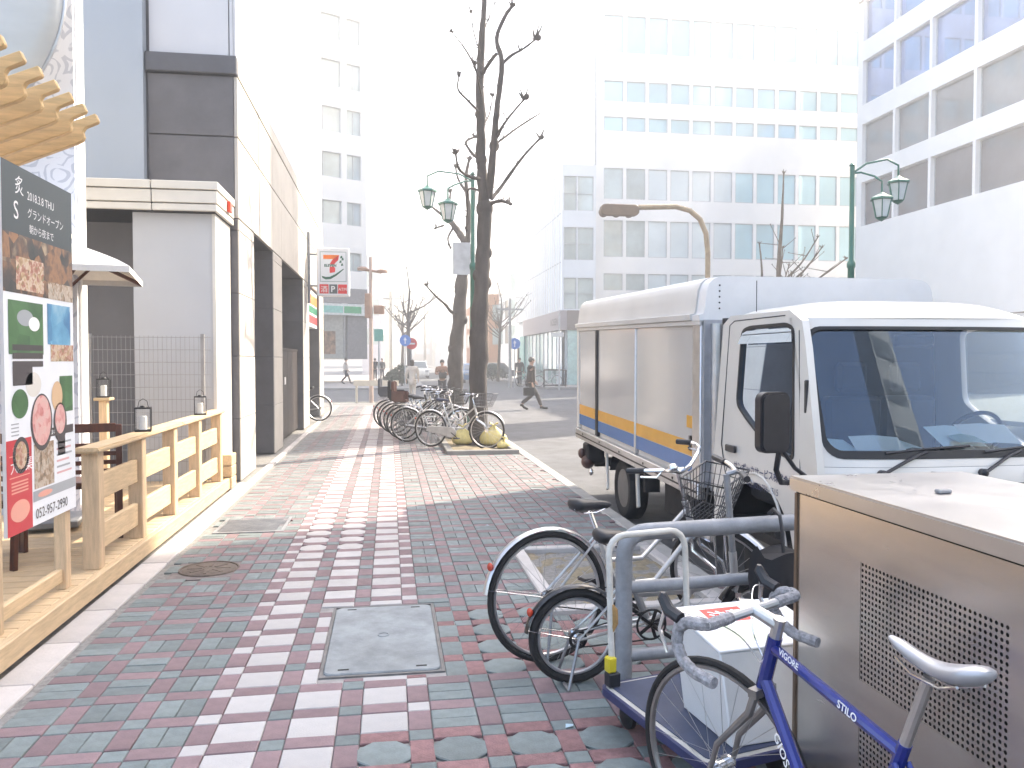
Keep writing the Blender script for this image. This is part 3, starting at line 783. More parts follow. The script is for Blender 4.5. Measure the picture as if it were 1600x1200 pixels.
for u, v in ((.57,.93),(.55,.82),(.60,.88),(.585,.75)): sp_([(u-.025,v-.03),(u+.03,v-.02),(u+.02,v+.035),(u-.015,v+.025)], SGN, 2)
text('ELEVEN', .085, frame_m((SX+.17,SY-.005,SZ+.70),(1,0,0),(0,0,1)), SGN, sc_, bold=.003, sx=1.0)
sq(.06,.06,.27,.28,SRD,1); sq(.285,.06,.475,.28,flat('sign_grey',(.10,.11,.12),.35),1); sq(.49,.06,.70,.28,SRD,1)
text('酒', .17, frame_m((SX+.08,SY-.005,SZ+.10),(1,0,0),(0,0,1)), WT, sc_); text('P', .2, frame_m((SX+.32,SY-.005,SZ+.10),(1,0,0),(0,0,1)), WT, sc_, bold=.004)
text('ATM', .1, frame_m((SX+.50,SY-.005,SZ+.13),(1,0,0),(0,0,1)), WT, sc_, sx=.95)
# ================================================================== delivery truck
def holed(mb, outer, holes, f, off):
    """sheet with holes: 2d outlines mapped by f(u,v)->point, given thickness by the vector off"""
    bm = bmesh.new(); loops = []
    for lp in [outer]+holes:
        vs = [bm.verts.new((p[0], p[1], 0)) for p in lp]
        loops.append(vs)
        for i in range(len(vs)): bm.edges.new((vs[i], vs[(i+1) % len(vs)]))
    bmesh.ops.triangle_fill(bm, use_beauty=True, use_dissolve=False, edges=bm.edges[:], normal=(0,0,1))
    bm.verts.index_update(); n = len(bm.verts); off = Vector(off)
    P = [Vector(f(v.co.x, v.co.y)) for v in bm.verts]
    fs = [tuple(v.index for v in q.verts) for q in bm.faces]
    vs = P+[p+off for p in P]
    out = fs+[tuple(i+n for i in reversed(q)) for q in fs]
    for lp in loops:
        for i in range(len(lp)):
            a, b = lp[i].index, lp[(i+1) % len(lp)].index; out.append((a, b, n+b, n+a))
    bm.free(); mb.add(vs, out)
def rrect(u0, v0, u1, v1, r, n=5):
    o = []
    for cx, cy, a in ((u1-r,v0+r,-90),(u1-r,v1-r,0),(u0+r,v1-r,90),(u0+r,v0+r,180)):
        for i in range(n+1): t = R(a+90*i/n); o.append((cx+r*math.cos(t), cy+r*math.sin(t)))
    return o
def rpoly(pts, r, n=4):
    """round the corners of a polygon"""
    o = []; N = len(pts)
    for i in range(N):
        p, a, b = Vector(pts[i]), Vector(pts[i-1]), Vector(pts[(i+1) % N])
        d1, d2 = (a-p), (b-p); k = min(r, d1.length*.45, d2.length*.45); q1, q2 = p+d1.normalized()*k, p+d2.normalized()*k
        for j in range(n+1):
            t = j/n; o.append(tuple(q1*(1-t)**2+p*2*t*(1-t)+q2*t*t))
    return o
def glass_mat(name, tint, ior=1.6, rough=.0):
    m = bpy.data.materials.new(name); m.use_nodes = True; nt = m.node_tree; N = nt.nodes; L = nt.links
    N.remove(N['Principled BSDF']); mo = N['Material Output']
    t = N.new('ShaderNodeBsdfTransparent'); t.inputs[0].default_value = (*tint, 1)
    g = N.new('ShaderNodeBsdfGlossy'); g.inputs['Roughness'].default_value = rough; g.inputs['Color'].default_value = (.62,.78,1,1)  # gloss tinted blue, stands in for deep blue sky in the reflections
    fr = N.new('ShaderNodeFresnel'); fr.inputs[0].default_value = ior
    mx = N.new('ShaderNodeMixShader'); L.new(fr.outputs[0], mx.inputs[0]); L.new(t.outputs[0], mx.inputs[1]); L.new(g.outputs[0], mx.inputs[2])
    L.new(mx.outputs[0], mo.inputs['Surface']); return m
WSG = glass_mat('windscreen_glass', (.88,.94,.95), 1.9); SDG = glass_mat('side_glass', (.42,.47,.46), 1.8)
TW = mk('truck_white', (.64,.61,.56), .28, var=.03, scale=2, coat=.4, dirt=.12)
TB = mk('truck_box_white', (.59,.565,.53), .38, var=.04, scale=2, dirt=.15)
TP = mk('truck_glossy_panel', (.60,.58,.555), .14, .32, var=.04, scale=.8, bump=.015, bscale=3)
TY = mk('stripe_yellow', (.66,.33,.035), .25, var=.05); TBL = mk('stripe_blue', (.055,.15,.36), .25, var=.05)
CHAS = mk('chassis_black', (.022,.02,.02), .7, var=.3, scale=10); NAVY = flat('ink_navy', (.05,.06,.13), .5)
TK = .024
tk = thing('delivery_truck', 'white cab-over delivery truck with a yellow and blue striped box body', 'truck', (2.42, 4.2, -.12))
def tl(z, y): return z+TK*(y-1.72)
def tbx(x0, y0, z0, x1, y1, z1, mb=None):
    b_ = mb or MB(); b_.add([(x0,y0,tl(z0,y0)),(x1,y0,tl(z0,y0)),(x1,y1,tl(z0,y1)),(x0,y1,tl(z0,y1)),(x0,y0,tl(z1,y0)),(x1,y0,tl(z1,y0)),(x1,y1,tl(z1,y1)),(x0,y1,tl(z1,y1))],
        [(0,3,2,1),(4,5,6,7),(0,1,5,4),(1,2,6,5),(2,3,7,6),(3,0,4,7)]); return b_
# box body
BW = 1.98; YF, YR = 1.74, 5.9
bx = tbx(.02,YF+.02,.74,BW-.02,YR-.02,2.05).build('box_body', TB, tk)
pf = [(-.045,2.03),(-.05,2.075),(-.012,2.085),(-.005,2.11),(.004,2.19),(.016,2.27),(.038,2.325),(.07,2.355),(.11,2.371),(.18,2.378)]
pf = pf+[(BW-a, z) for a, z in reversed(pf)]
b_ = MB(); n = len(pf)
ys = (YF+.16, YR)
b_.add([(x, y, tl(z, y)) for y in ys for x, z in pf], [tuple(range(n)), tuple(range(2*n-1, n-1, -1))]+[(i, (i+1) % n, n+(i+1) % n, n+i) for i in range(n)])
rf = b_.build('roof_panel', TB, bx, ang=40)
b_ = MB(); pf2 = [(x+(.012 if x < 1 else -.012), z-.006) for x, z in pf]
ys = (YF, YF+.158)
b_.add([(x, y, tl(z, y)) for y in ys for x, z in pf2], [tuple(range(n)), tuple(range(2*n-1, n-1, -1))]+[(i, (i+1) % n, n+(i+1) % n, n+i) for i in range(n)])
b_.build('front_roof_cap', mk('truck_cap_white', (.68,.67,.66), .35, var=.03), bx, ang=40)
for k in range(5):
    b_ = MB(); z = 2.12+k*.045; b_.lathe([(0,-.004),(.007,-.003),(.007,.003),(0,.006)], 8, tr(.13,YF-.001,tl(z,YF)) @ rotx(math.pi/2)); b_.build('rivet', DARKM, bx)
# side frame and sliding panels
for y0, y1 in ((1.92,3.42),(3.46,4.88),(4.98,5.80)):
    p = tbx(-.004,y0,.80,.018,y1,1.985).build('side_panel', TP, bx)
    yy = min(y1, 9)
    tbx(-.0085,y0+.004,.93+.005,-.0045,y1-.004,1.055).build('yellow_stripe', TY, p); tbx(-.0085,y0+.004,.80+.003,-.0045,y1-.004,.928).build('blue_stripe', TBL, p)
    if y0 < 3: 
        tbx(-.009,1.93,1.16,-.0045,2.06,1.26).build('maker_plate', TY, p); tbx(-.02,1.945,.98,-.0045,1.985,1.10).build('latch', DARKM, p)
for y0, y1, m in ((1.75,1.915,ALU),(3.422,3.458,ALU),(4.882,4.978,DARKM),(5.802,5.895,TB)):
    tbx(-.02,y0,.745,.02,y1,2.02).build('side_post', m, bx, bevel=.008)
tbx(-.028,1.75,1.988,.02,5.895,2.028).build('top_track', TB, bx, bevel=.004)
tbx(-.035,1.75,.62,.03,5.895,.742).build('side_sill', ALU, bx, bevel=.006)
tbx(-.038,1.76,.665,-.0355,5.89,.68).build('sill_groove', DARKM, bx)
for y in (2.3,3.1,3.9,4.7,5.5): tbx(-.041,y,.69,-.036,y+.02,.71).build('sill_bolt', DARKM, bx)
b_ = MB(); b_.tube([(.10,1.70,.70),(.10,1.70,2.0)], .05, 10); b_.build('front_gutter', ALU, bx)
tbx(.0,YF-.02,.72,BW,YF+.018,2.03).build('front_wall', mk('box_front_grey', (.40,.40,.42), .45, .3), bx)
# chassis
b_ = MB()
for x in (.5,1.25): b_.box(x,1.3,.50,x+.1,5.85,.66)
for y in (2.0,3.0,4.0,5.0,5.8): b_.box(.3,y,.62,1.7,y+.08,.73)
b_.build('chassis', CHAS, tk)
b_ = MB(); b_.box(.12,2.2,.30,.5,2.95,.60); b_.build('battery_box', CHAS, tk, bevel=.02)
b_ = MB(); b_.cyl((1.3,2.1,.45),(1.3,3.1,.45),.2); b_.build('fuel_tank', CHAS, tk)
b_ = MB(); b_.box(.05,5.62,.40,.28,5.86,.66); b_.build('rear_step', CHAS, tk, bevel=.02)
b_ = MB(); b_.box(.2,5.80,.34,1.78,5.88,.46); b_.build('rear_bumper', CHAS, tk, bevel=.01)
b_ = MB(); b_.ball((.08,5.7,.42),(.09,.09,.09)); b_.ball((.02,5.78,.52),(.05,.06,.07)); b_.build('rear_lamp', mk('lamp_brown', (.10,.05,.04), .3), tk)
b_ = MB(); b_.ball((.03,5.35,.34),(.03,.04,.045)); b_.build('marker_lamp', CHROME, tk)
for y in (3.60,4.74):
    b_ = MB(); b_.beam((.06,y,.66),(.04,y-.12,.24),.03,.10); b_.build('guard_stay', TW, tk, bevel=.006)
b_ = MB(); b_.box(.05,3.3,.42,.2,3.36,.64); b_.build('mud_flap', CHAS, tk)
b_ = MB()
for i in range(9):
    a0, a1 = R(20+140*i/9), R(20+140*(i+1)/9); y0 = 4.12
    b_.add([(.03,y0+.42*math.cos(a0),.33+.42*math.sin(a0)),(.5,y0+.42*math.cos(a0),.33+.42*math.sin(a0)),(.5,y0+.42*math.cos(a1),.33+.42*math.sin(a1)),(.03,y0+.42*math.cos(a1),.33+.42*math.sin(a1))], [(0,1,2,3)])
b_.build('rear_mudguard', CHAS, tk)
def wheel(y, x0, x1, r=.335, s=-1):
    w = x1-x0; m = tr((x0+x1)/2, y, r) @ roty(math.pi/2)
    b_ = MB(); b_.lathe([(.20,-w/2+.02),(.23,-w/2),(r-.04,-w/2),(r-.008,-w/2+.025),(r,-w/2+.05),(r,w/2-.05),(r-.008,w/2-.025),(r-.04,w/2),(.23,w/2),(.20,w/2-.02)], 40, m, closed=True)
    t = b_.build('wheel', TYRE, tk)
    b_ = MB(); d = s*(w/2-.012)
    b_.lathe([(.205,d),(.20,d*.7),(.175,d*.45),(.12,d*.30),(.09,d*.55),(.075,d*.85),(0,d*.9)] if s < 0 else [(.205,d),(.18,d*.5),(0,d*.5)], 32, m); b_.build('rim', mk('wheel_grey', (.22,.21,.20), .5, .4, var=.15, dirt=.4), t)
    b_ = MB()
    for k in range(6):
        a = k*math.pi/3; b_.cyl((x0+.05,y+.1*math.cos(a),r+.1*math.sin(a)),(x0+.085,y+.1*math.cos(a),r+.1*math.sin(a)),.013,n=6)
    b_.build('wheel_nut', DARKM, t)
wheel(4.12,.06,.26); wheel(4.12,1.72,1.92,s=1); wheel(.82,.06,.26); wheel(.82,1.66,1.86,s=1)

# cab
CW = 1.86
def sx(z): return .0+max(0, z-1.15)*.07
sf_ = lambda u, v: (sx(v), u, v)
outer = [(.10,.48),(.28,.48),(.36,.70),(.52,.84),(.82,.90),(1.12,.84),(1.28,.70),(1.34,.50),(1.50,.50),(1.52,1.0),(1.50,1.98),(1.38,2.04),(.50,2.03),(.34,1.96),(.27,1.80),(.05,1.12),(.03,.9)]
win = rpoly([(.30,1.10),(.62,1.14),(.98,1.30),(1.17,1.40),(1.17,1.93),(1.05,1.955),(.52,1.955),(.42,1.92)], .07)
b_ = MB(); holed(b_, outer, [win], sf_, (.045,0,0)); cs = b_.build('door', TW, tk, bevel=0)
b_ = MB(); holed(b_, outer, [win], lambda u, v: (CW-sx(v), u, v), (-.045,0,0)); b_.build('door', TW, tk)
b_ = MB(); wi = [((p[0]-.75)*.955+.75, (p[1]-1.55)*.945+1.55) for p in win]; holed(b_, win, [wi], lambda u, v: (sx(v)-.006, u, v), (.03,0,0)); b_.build('window_seal', BLACK, cs)
b_ = MB(); b_.add([(sx(v)+.015,u,v) for u, v in wi], [tuple(range(len(wi)))]); b_.build('side_window', SDG, cs, smooth=False)
b_ = MB(); b_.add([(CW-sx(v)-.015,u,v) for u, v in wi], [tuple(range(len(wi)))]); b_.build('side_window', SDG, tk, smooth=False)
b_ = MB(); vs = [(-.002,.46,1.92),(-.002,1.14,1.92),(-.03,1.17,1.83),(-.03,.40,1.83)]; b_.add([(sx(1.9)+v[0],v[1],v[2]) for v in vs], [(0,1,2,3)]); b_.build('rain_visor', glass_mat('smoked', (.25,.26,.28), 2.2), cs)
for pts in ([(1.30,.88),(1.38,1.1),(1.375,1.97),(1.30,2.0),(.55,2.0)], [(.24,.62),(.235,1.06),(.36,1.90)], [(1.0,.885),(1.30,.88)]):
    b_ = MB(); b_.tube([(sx(z)-.0005,y,z) for y, z in pts], .004, 5); b_.build('door_gap', mk('gap_dark', (.05,.05,.05), .9), cs)
b_ = MB(); b_.box(-.02,1.12,1.06,-.001,1.28,1.11); b_.build('door_handle', BPLAST, cs, bevel=.006)
b_ = MB(); b_.tube([(.0,.36+.44*math.cos(a)+.46,.40+.56*math.sin(a)) for a in [R(5+170*i/12) for i in range(13)]], .010, 8); b_.build('arch_lip', TW, cs)
text('サンポッカサービス株式会社', .066, frame_m((-.004+2.42,4.2+1.16,.83),(0,-1,0),(0,0,1)), NAVY, cs, bold=.001)
text('TEL(052)796-4515', .06, frame_m((-.004+2.42,4.2+.95,.74),(0,-1,0),(0,0,1)), NAVY, cs)
text('LT', .06, frame_m((2.42+.14,4.2+YF-.003,1.87),(1,0,0),(0,0,1)), NAVY, bx)
# windscreen frame, lower front, roof
def ff(u, v):
    s = (u-CW/2)/(CW/2); y = -.02+max(0, v-1.10)*.40+.13*abs(s)**3.2
    return (u+(sx(v) if u < CW/2 else -sx(v))*(abs(s)**6), y, v)
fo = []
for i in range(17): fo.append((CW*i/16, 1.10))
for i in range(1, 7): fo.append((CW, 1.10+.88*i/6))
for i in range(1, 17): fo.append((CW*(1-i/16), 1.98))
for i in range(1, 6): fo.append((0, 1.98-.88*i/6))
def dens(lp, d=.06):
    o = []
    for i in range(len(lp)):
        a, b = Vector(lp[i]), Vector(lp[(i+1) % len(lp)]); k = max(1, int((b-a).length/d))
        for j in range(k): o.append(tuple(a+(b-a)*j/k))
    return o
wo = dens(rrect(.075,1.145,CW-.075,1.925,.10)); wi2 = dens(rrect(.10,1.19,CW-.10,1.905,.09))
b_ = MB(); holed(b_, fo, [wo], ff, (0,.03,0)); fr_ = b_.build('windscreen_frame', TW, tk)
b_ = MB(); holed(b_, wo, [wi2], lambda u, v: tuple(Vector(ff(u, v))+Vector((0,-.004,0))), (0,.03,0)); b_.build('windscreen_seal', BLACK, fr_)
b_ = MB(); nu, nv = 20, 10; vs = []; fs = []
for i in range(nu+1):
    for j in range(nv+1): vs.append(Vector(ff(.085+(CW-.17)*i/nu, 1.165+.75*j/nv))+Vector((0,.012,0)))
for i in range(nu):
    for j in range(nv): a = i*(nv+1)+j; fs.append((a, a+nv+1, a+nv+2, a+1))
b_.add(vs, fs); b_.build('windscreen', WSG, fr_, ang=80)
b_ = MB(); vs = []; fs = []; rows = [(1.098,0),(1.04,-.028),(.98,-.036),(.78,-.045),(.62,-.05),(.50,-.04)]
for z, dy in rows:
    for i in range(17): p = ff(CW*i/16, 1.098); vs.append((p[0], p[1]+dy, z))
for r_ in range(len(rows)-1):
    for i in range(16): a = r_*17+i; fs.append((a, a+1, a+18, a+17))
b_.add(vs, fs); b_.build('front_panel', TW, tk, ang=60)
b_ = MB()
for i in range(16):
    p, q = ff(CW*i/16, 1.098), ff(CW*(i+1)/16, 1.098); b_.tube([(p[0],p[1]-.034,1.0),(q[0],q[1]-.034,1.0)], .0035, 5)
b_.build('cowl_seam', mk('gap_dark', (.05,.05,.05)), tk)
b_ = MB(); b_.box(.02,-.10,.30,CW-.02,.10,.50); b_.build('bumper', TW, tk, bevel=.03, seg=2)
for x in (.12,CW-.42): b_ = MB(); b_.box(x,-.085,.60,x+.30,-.045,.76); b_.build('headlight', CHROME, tk, bevel=.01)
b_ = MB(); vs = []; fs = []; nx, ny = 22, 16
for j in range(ny+1):
    t = j/ny
    for i in range(nx+1):
        s = -1+2*i/nx; y = .30+t*1.22; p = ff(CW*i/nx, 1.975)
        y = p[1]-.006+(1.52-p[1])*t
        z = 1.978+.135*(1-abs(s)**5)*(1-(1-min(1, t/.42))**2.4)+(.0 if t < 1 else -.05)
        vs.append((sx(1.98)+(CW-2*sx(1.98))*i/nx, y, z))
for j in range(ny):
    for i in range(nx): a = j*(nx+1)+i; fs.append((a, a+1, a+nx+2, a+nx+1))
b_.add(vs, fs); b_.build('cab_roof', TW, tk, ang=60)
b_ = MB(); b_.box(.06,1.46,.55,CW-.06,1.52,2.03); b_.build('cab_rear_wall', mk('cab_lining', (.035,.035,.035), .8), tk)
b_ = MB(); b_.box(.05,.1,.50,CW-.05,1.46,.56); b_.build('cab_floor', CHAS, tk)
b_ = MB(); b_.add([(.06,.12,1.14),(CW-.06,.12,1.14),(CW-.06,.48,1.13),(.06,.48,1.13),(.06,.10,.56),(CW-.06,.10,.56),(CW-.06,.40,.8),(.06,.40,.8)], [(0,1,2,3),(4,7,6,5),(0,4,5,1),(1,5,6,2),(2,6,7,3),(3,7,4,0)]); b_.build('dashboard', mk('dash_grey', (.03,.032,.034), .6), tk, bevel=.02)
ST = mk('seat_cloth', (.04,.04,.043), .9)
for x in (.16,.72,1.16):
    b_ = MB(); b_.box(x,.75,.72,x+.5,1.25,.90); b_.box(x+.03,1.22,.88,x+.47,1.36,1.45); b_.box(x+.13,1.25,1.48,x+.37,1.34,1.70); b_.build('seat', ST, tk, bevel=.03)
b_ = MB(); m = tr(1.38,.55,1.20) @ rotx(R(-62)); b_.ring((0,0,0),'z',.20,.014,36,8,m=m); b_.box(-.19,-.015,-.01,.19,.015,.01,m); b_.cyl(m @ Vector((0,0,0)), m @ Vector((0,0,-.25)), .03); b_.build('steering_wheel', BPLAST, tk)
PAP = mk('paper_pale', (.78,.88,.90), .7, var=.04); PAW = mk('paper_white', (.88,.89,.88), .7, var=.03)
for i, (x, y, w, d, a, t, m) in enumerate(((.14,.20,.28,.20,.15,.35,PAP),(.36,.22,.30,.18,-.2,.45,PAW),(.62,.2,.22,.2,.3,.2,PAP),(.92,.2,.30,.22,.05,.5,PAP),(1.12,.24,.34,.2,-.1,.55,PAW),(1.0,.16,.2,.12,.1,.3,mk('folder_teal',(.25,.45,.42),.5)))):
    b_ = MB(); mm = tr(x,y,1.15+.012*i) @ rotz(a) @ rotx(t); b_.add([(0,0,0),(w/2,0,.012),(w,0,0),(w,d,.0),(w/2,d,.015),(0,d,.005)], [(0,1,4,5),(1,2,3,4)], mm); b_.build('paper', m, tk, smooth=False)
b_ = MB(); b_.box(.72,.40,1.80,1.0,.44,1.88); b_.build('inner_mirror', BPLAST, tk, bevel=.015)
for x in (.36,.98):
    p = ff(x, 1.12); q = ff(x+.30, 1.24); q2 = ff(x+.52, 1.235)
    b_ = MB(); b_.lathe([(0,-.01),(.024,-.01),(.026,.02),(.012,.035),(0,.036)], 12, tr(p[0],p[1]-.035,1.065) @ rotx(math.pi/2)); b_.build('wiper_pivot', BPLAST, fr_)
    b_ = MB(); b_.tube([(p[0],p[1]-.06,1.07),(q[0]-.1,q[1]-.05,1.155),(q[0],q[1]-.03,1.185)], .010, 6); b_.build('wiper_arm', BPLAST, fr_)
    b_ = MB(); b_.tube([(ff(x+.05,1.19)[0],ff(x+.05,1.19)[1]-.014,1.18),(q[0],q[1]-.018,1.20),(ff(x+.58,1.22)[0],ff(x+.58,1.22)[1]-.014,1.215)], .008, 6); b_.build('wiper_blade', BPLAST, fr_)
for x in (.66,1.30):
    p = ff(x,1.1); b_ = MB(); b_.lathe([(0,-.01),(.018,-.01),(.02,.015),(.01,.03),(0,.03)], 10, tr(p[0],p[1]-.035,1.06) @ rotx(math.pi/2)); b_.build('washer_nozzle', BPLAST, fr_)
# side mirror, air vent on the pillar
b_ = MB(); b_.box(-.29,-.20,1.085,-.115,-.12,1.405); b_.box(-.295,-.185,1.10,-.11,-.115,1.39); b_ = MB()
vs = rrect(-.095,-.165,.095,.165,.045)
b_.prism(vs, tr(-.36,-.17,1.38) @ rotz(R(10)) @ rotx(math.pi/2), -.075); mi = b_.build('side_mirror', BPLAST, tk, bevel=.014, seg=2)
b_ = MB(); b_.tube([(-.33,-.14,1.22),(-.335,-.12,1.12),(-.29,-.09,1.045),(-.15,-.02,1.03),(.10,.0,1.03)], .016, 8); b_.tube([(-.30,-.13,1.22),(-.20,-.07,1.12),(-.06,.0,1.035)], .012, 8); b_.build('mirror_arm', BPLAST, mi)
b_ = MB(); b_.box(sx(1.55)-.012,.205,1.40,sx(1.55)+.02,.235,1.60); b_.build('pillar_vent', BPLAST, tk, bevel=.006)
b_ = MB(); b_.cyl((.25,1.35,2.05),(.25,1.35,2.30),.003,n=5); b_.build('aerial', DARKM, tk)
# ================================================================== bicycles
SADB = mk('saddle_black', (.02,.02,.024), .45, var=.2, scale=20)
MUDS = mk('mudguard_steel', (.55,.55,.56), .28, .85, var=.06)
RIMS = mk('rim_alloy', (.55,.55,.56), .32, .85)
SPK = mk('spoke_steel', (.5,.5,.5), .3, .8)
def arc3(c, r, a0, a1, n, y=0.0): return [(c[0]+r*math.cos(R(a0+(a1-a0)*i/n)), y, c[1]+r*math.sin(R(a0+(a1-a0)*i/n))) for i in range(n+1)]
def strip_arc(b_, c, r, a0, a1, w, n=20, crown=.012):
    """curved mudguard sheet: arch in the xz plane with a crowned section"""
    vs = []; fs = []; k = 5
    for i in range(n+1):
        a = R(a0+(a1-a0)*i/n)
        for j in range(k):
            s = -1+2*j/(k-1); rr = r+crown*(1-s*s); vs.append((c[0]+rr*math.cos(a), s*w, c[1]+rr*math.sin(a)))
    for i in range(n):
        for j in range(k-1): a = i*k+j; fs.append((a, a+1, a+k+1, a+k))
    b_.add(vs, fs)
    b_.add([tuple(Vector(v)-Vector((0,0,.0))) for v in vs], [tuple(reversed(f)) for f in fs]) if False else None
def smooth(P, seg=6):
    o = []
    for i in range(len(P)-1):
        p0, p1, p2, p3 = P[max(0,i-1)], P[i], P[i+1], P[min(len(P)-1,i+2)]
        for k in range(seg):
            t = k/seg; o.append(.5*((2*p1)+(p2-p0)*t+(2*p0-5*p1+4*p2-p3)*t*t+(3*p1-p0-3*p2+p3)*t**3))
    return o+[P[-1]]
def bike(label, loc, rz, frame=ALU, style='city', wr=.335, wb=1.12, tyre=.017, spokes=28, basket=None, mud=MUDS, carrier=False, steer=0.0, lean=0.0,
         group=None, saddle=SADB, sh=.86, hi=True, name='bicycle', case=None, stand=True, child=None, rimc=None, bh=1.0, bsc=1.0):
    t = thing(name, label, 'bicycle', loc, rz, group); t.rotation_euler = (lean, 0, rz)
    rh, fh = Vector((-wb/2,0,wr)), Vector((wb/2,0,wr)); seg = 48 if hi else 26
    # steering axis
    if style == 'road': HB, HT, BBp, SC = Vector((.325,0,.655)), Vector((.285,0,.795)), Vector((-.075,0,.27)), Vector((-.225,0,.715))
    elif style == 'fold': HB, HT, BBp, SC = Vector((.36,0,.42)), Vector((.34,0,.60)), Vector((-.12,0,.285)), Vector((-.22,0,.52))
    else: HB, HT, BBp, SC = Vector((.375,0,.595)), Vector((.325,0,.775)), Vector((-.115,0,.285)), Vector((-.255,0,.66))
    ax = (HT-HB).normalized()
    M_ = tr(*HB) @ Matrix.Rotation(steer, 4, ax) @ tr(*(-HB))
    def wheel_(c, mm):
        b_ = MB(); b_.ring((0,0,0),'y',wr-tyre,tyre,seg,8); b_.v = [mm @ (c+p) for p in b_.v]; w = b_.build('wheel', TYRE, t)
        b_ = MB(); b_.ring((0,0,0),'y',wr-tyre*2-.006,.010,seg,6,sx=1.1); b_.v = [mm @ (c+p) for p in b_.v]; b_.build('rim', rimc or RIMS, w)
        b_ = MB(); q = wr-tyre*2-.012
        for i in range(spokes):
            a = 2*math.pi*i/spokes; s = 1 if i % 2 else -1; o = a+s*(.9 if (i//2) % 2 else -.9)
            b_.cyl((.02*math.cos(o),s*.028,.02*math.sin(o)),(q*math.cos(a),s*.002,q*math.sin(a)),.0011 if hi else .0016,n=3)
        b_.v = [mm @ (c+p) for p in b_.v]; b_.build('spokes', SPK, w)
        b_ = MB(); b_.cyl((0,-.05,0),(0,.05,0),.016,n=10); b_.cyl((0,-.032,0),(0,-.026,0),.028,n=12); b_.cyl((0,.026,0),(0,.032,0),.028,n=12); b_.v = [mm @ (c+p) for p in b_.v]; b_.build('hub', CHROME, w)
    I4 = Matrix.Identity(4)
    wheel_(rh, I4); wheel_(fh, M_)
    # frame
    b_ = MB()
    if style == 'road':
        b_.tube([HT+ax*-.02, SC], .016, 10); b_.tube([HB+ax*.02, BBp], .019, 10); b_.tube([BBp, SC+(SC-BBp)*.06], .016, 10)
    elif style == 'fold':
        b_.tube([HB+ax*.06, Vector((.10,0,.44)), SC+(BBp-SC)*.35], .028, 10); b_.tube([BBp, SC+(SC-BBp)*.2], .019, 10); b_.box(.06,-.03,.405,.10,.03,.475)
        b_.tube([BBp, Vector((.06,0,.36)), Vector((.12,0,.43))], .014, 8)
    else:
        e1, e2 = SC+(BBp-SC)*.42, SC+(BBp-SC)*.80
        b_.tube([HT-ax*.03, e1+Vector((.22,0,-.01)), e1], .014, 10); b_.tube([HB+ax*.015, e2+Vector((.25,0,.0)), e2], .016, 10); b_.tube([BBp, SC], .016, 10)
    b_.tube([HB-ax*.01, HT+ax*.015], .021, 10); b_.cyl(BBp+Vector((0,-.036,0)), BBp+Vector((0,.036,0)), .022)
    for s in (-1, 1):
        o = Vector((0, s*.055, 0)); b_.tube([BBp+Vector((-.03,s*.025,0)), rh+o], .009, 8); b_.tube([SC+Vector((0,s*.018,-.02)), rh+o], .0075, 8)
    b_.build('frame', frame, t)
    # fork, stem, bars (turn with the front wheel)
    b_ = MB()
    cr = HB-ax*.02
    for s in (-1, 1): b_.tube([cr+Vector((0,s*.03,0)), cr+Vector((.012,s*.045,-.06)), fh+Vector((-.03,s*.05,.10)), fh+Vector((0,s*.052,0))], [.013,.013,.010,.008], 8)
    b_.beam(cr+Vector((0,-.045,0)), cr+Vector((0,.045,0)), .03, .025)
    b_.v = [M_ @ p for p in b_.v]; b_.build('fork', CHROME if style != 'road' else mk('fork_titanium', (.30,.285,.27), .35, .7), t)
    if style == 'road':
        st = HT+ax*.055; fw = Vector((.085,0,.02)); cl = st+fw
        b_ = MB(); b_.tube([HT, HT+ax*.075], .018, 10); b_.tube([st, cl], [.02,.018], 10); b_.v = [M_ @ p for p in b_.v]; b_.build('stem', mk('stem_silver', (.62,.61,.59), .3, .8), t)
        b_ = MB(); b_.tube([cl+Vector((0,-.20,0)), cl+Vector((0,.20,0))], .0135, 10); b_.v = [M_ @ p for p in b_.v]; hb = b_.build('handlebar', ALU, t)
        TAPE = mk('bar_tape', (.36,.35,.36), .8, var=.25, scale=60, bump=.5, bscale=90)
        for s in (-1, 1):
            pts = [(0,.10,0),(0,.19,0),(.02,.21,0),(.06,.212,-.004),(.095,.214,-.03),(.10,.217,-.075),(.075,.222,-.115),(.03,.226,-.135),(-.05,.23,-.14)]
            P = [cl+Vector((x, s*y, z)) for x, y, z in pts]; fine = []
            for i in range(len(P)-1):
                for k in range(4): fine.append(P[i].lerp(P[i+1], k/4))
            fine.append(P[-1])
            b_ = MB(); b_.tube(fine, [.0165+.0016*(i % 2) for i in range(len(fine))], 10); b_.v = [M_ @ p for p in b_.v]; b_.build('bar_tape', TAPE, hb)
            b_ = MB(); h0 = cl+Vector((.085, s*.215, .0)); b_.tube([h0, h0+Vector((.045,0,.012)), h0+Vector((.07,0,.045)), h0+Vector((.068,0,.06))], [.018,.019,.016,.008], 8); b_.v = [M_ @ p for p in b_.v]; b_.build('brake_hood', BPLAST, hb)
            b_ = MB(); b_.tube([h0+Vector((.06,0,.01)), h0+Vector((.075,s*.01,-.05)), h0+Vector((.045,s*.012,-.11))], [.008,.007,.005], 6); b_.tube(smooth([h0+Vector((.0,0,.0)), h0+Vector((.06,-s*.03,.0)), cl+Vector((.09,s*.10,-.03)), cl+Vector((.03,s*.03,-.08)), cl+Vector((-.03,s*.01,-.15))]), .0022, 5); b_.v = [M_ @ p for p in b_.v]; b_.build('brake_lever', CHROME, hb)
    else:
        q = HT+ax*(.14*bh if style == 'city' else .42)
        b_ = MB(); b_.tube([HT, q], .012 if style == 'city' else .017, 10); b_.tube([q, q+Vector((.05,0,.015))], .014, 8); b_.v = [M_ @ p for p in b_.v]; b_.build('stem', CHROME if style == 'city' else STEEL, t)
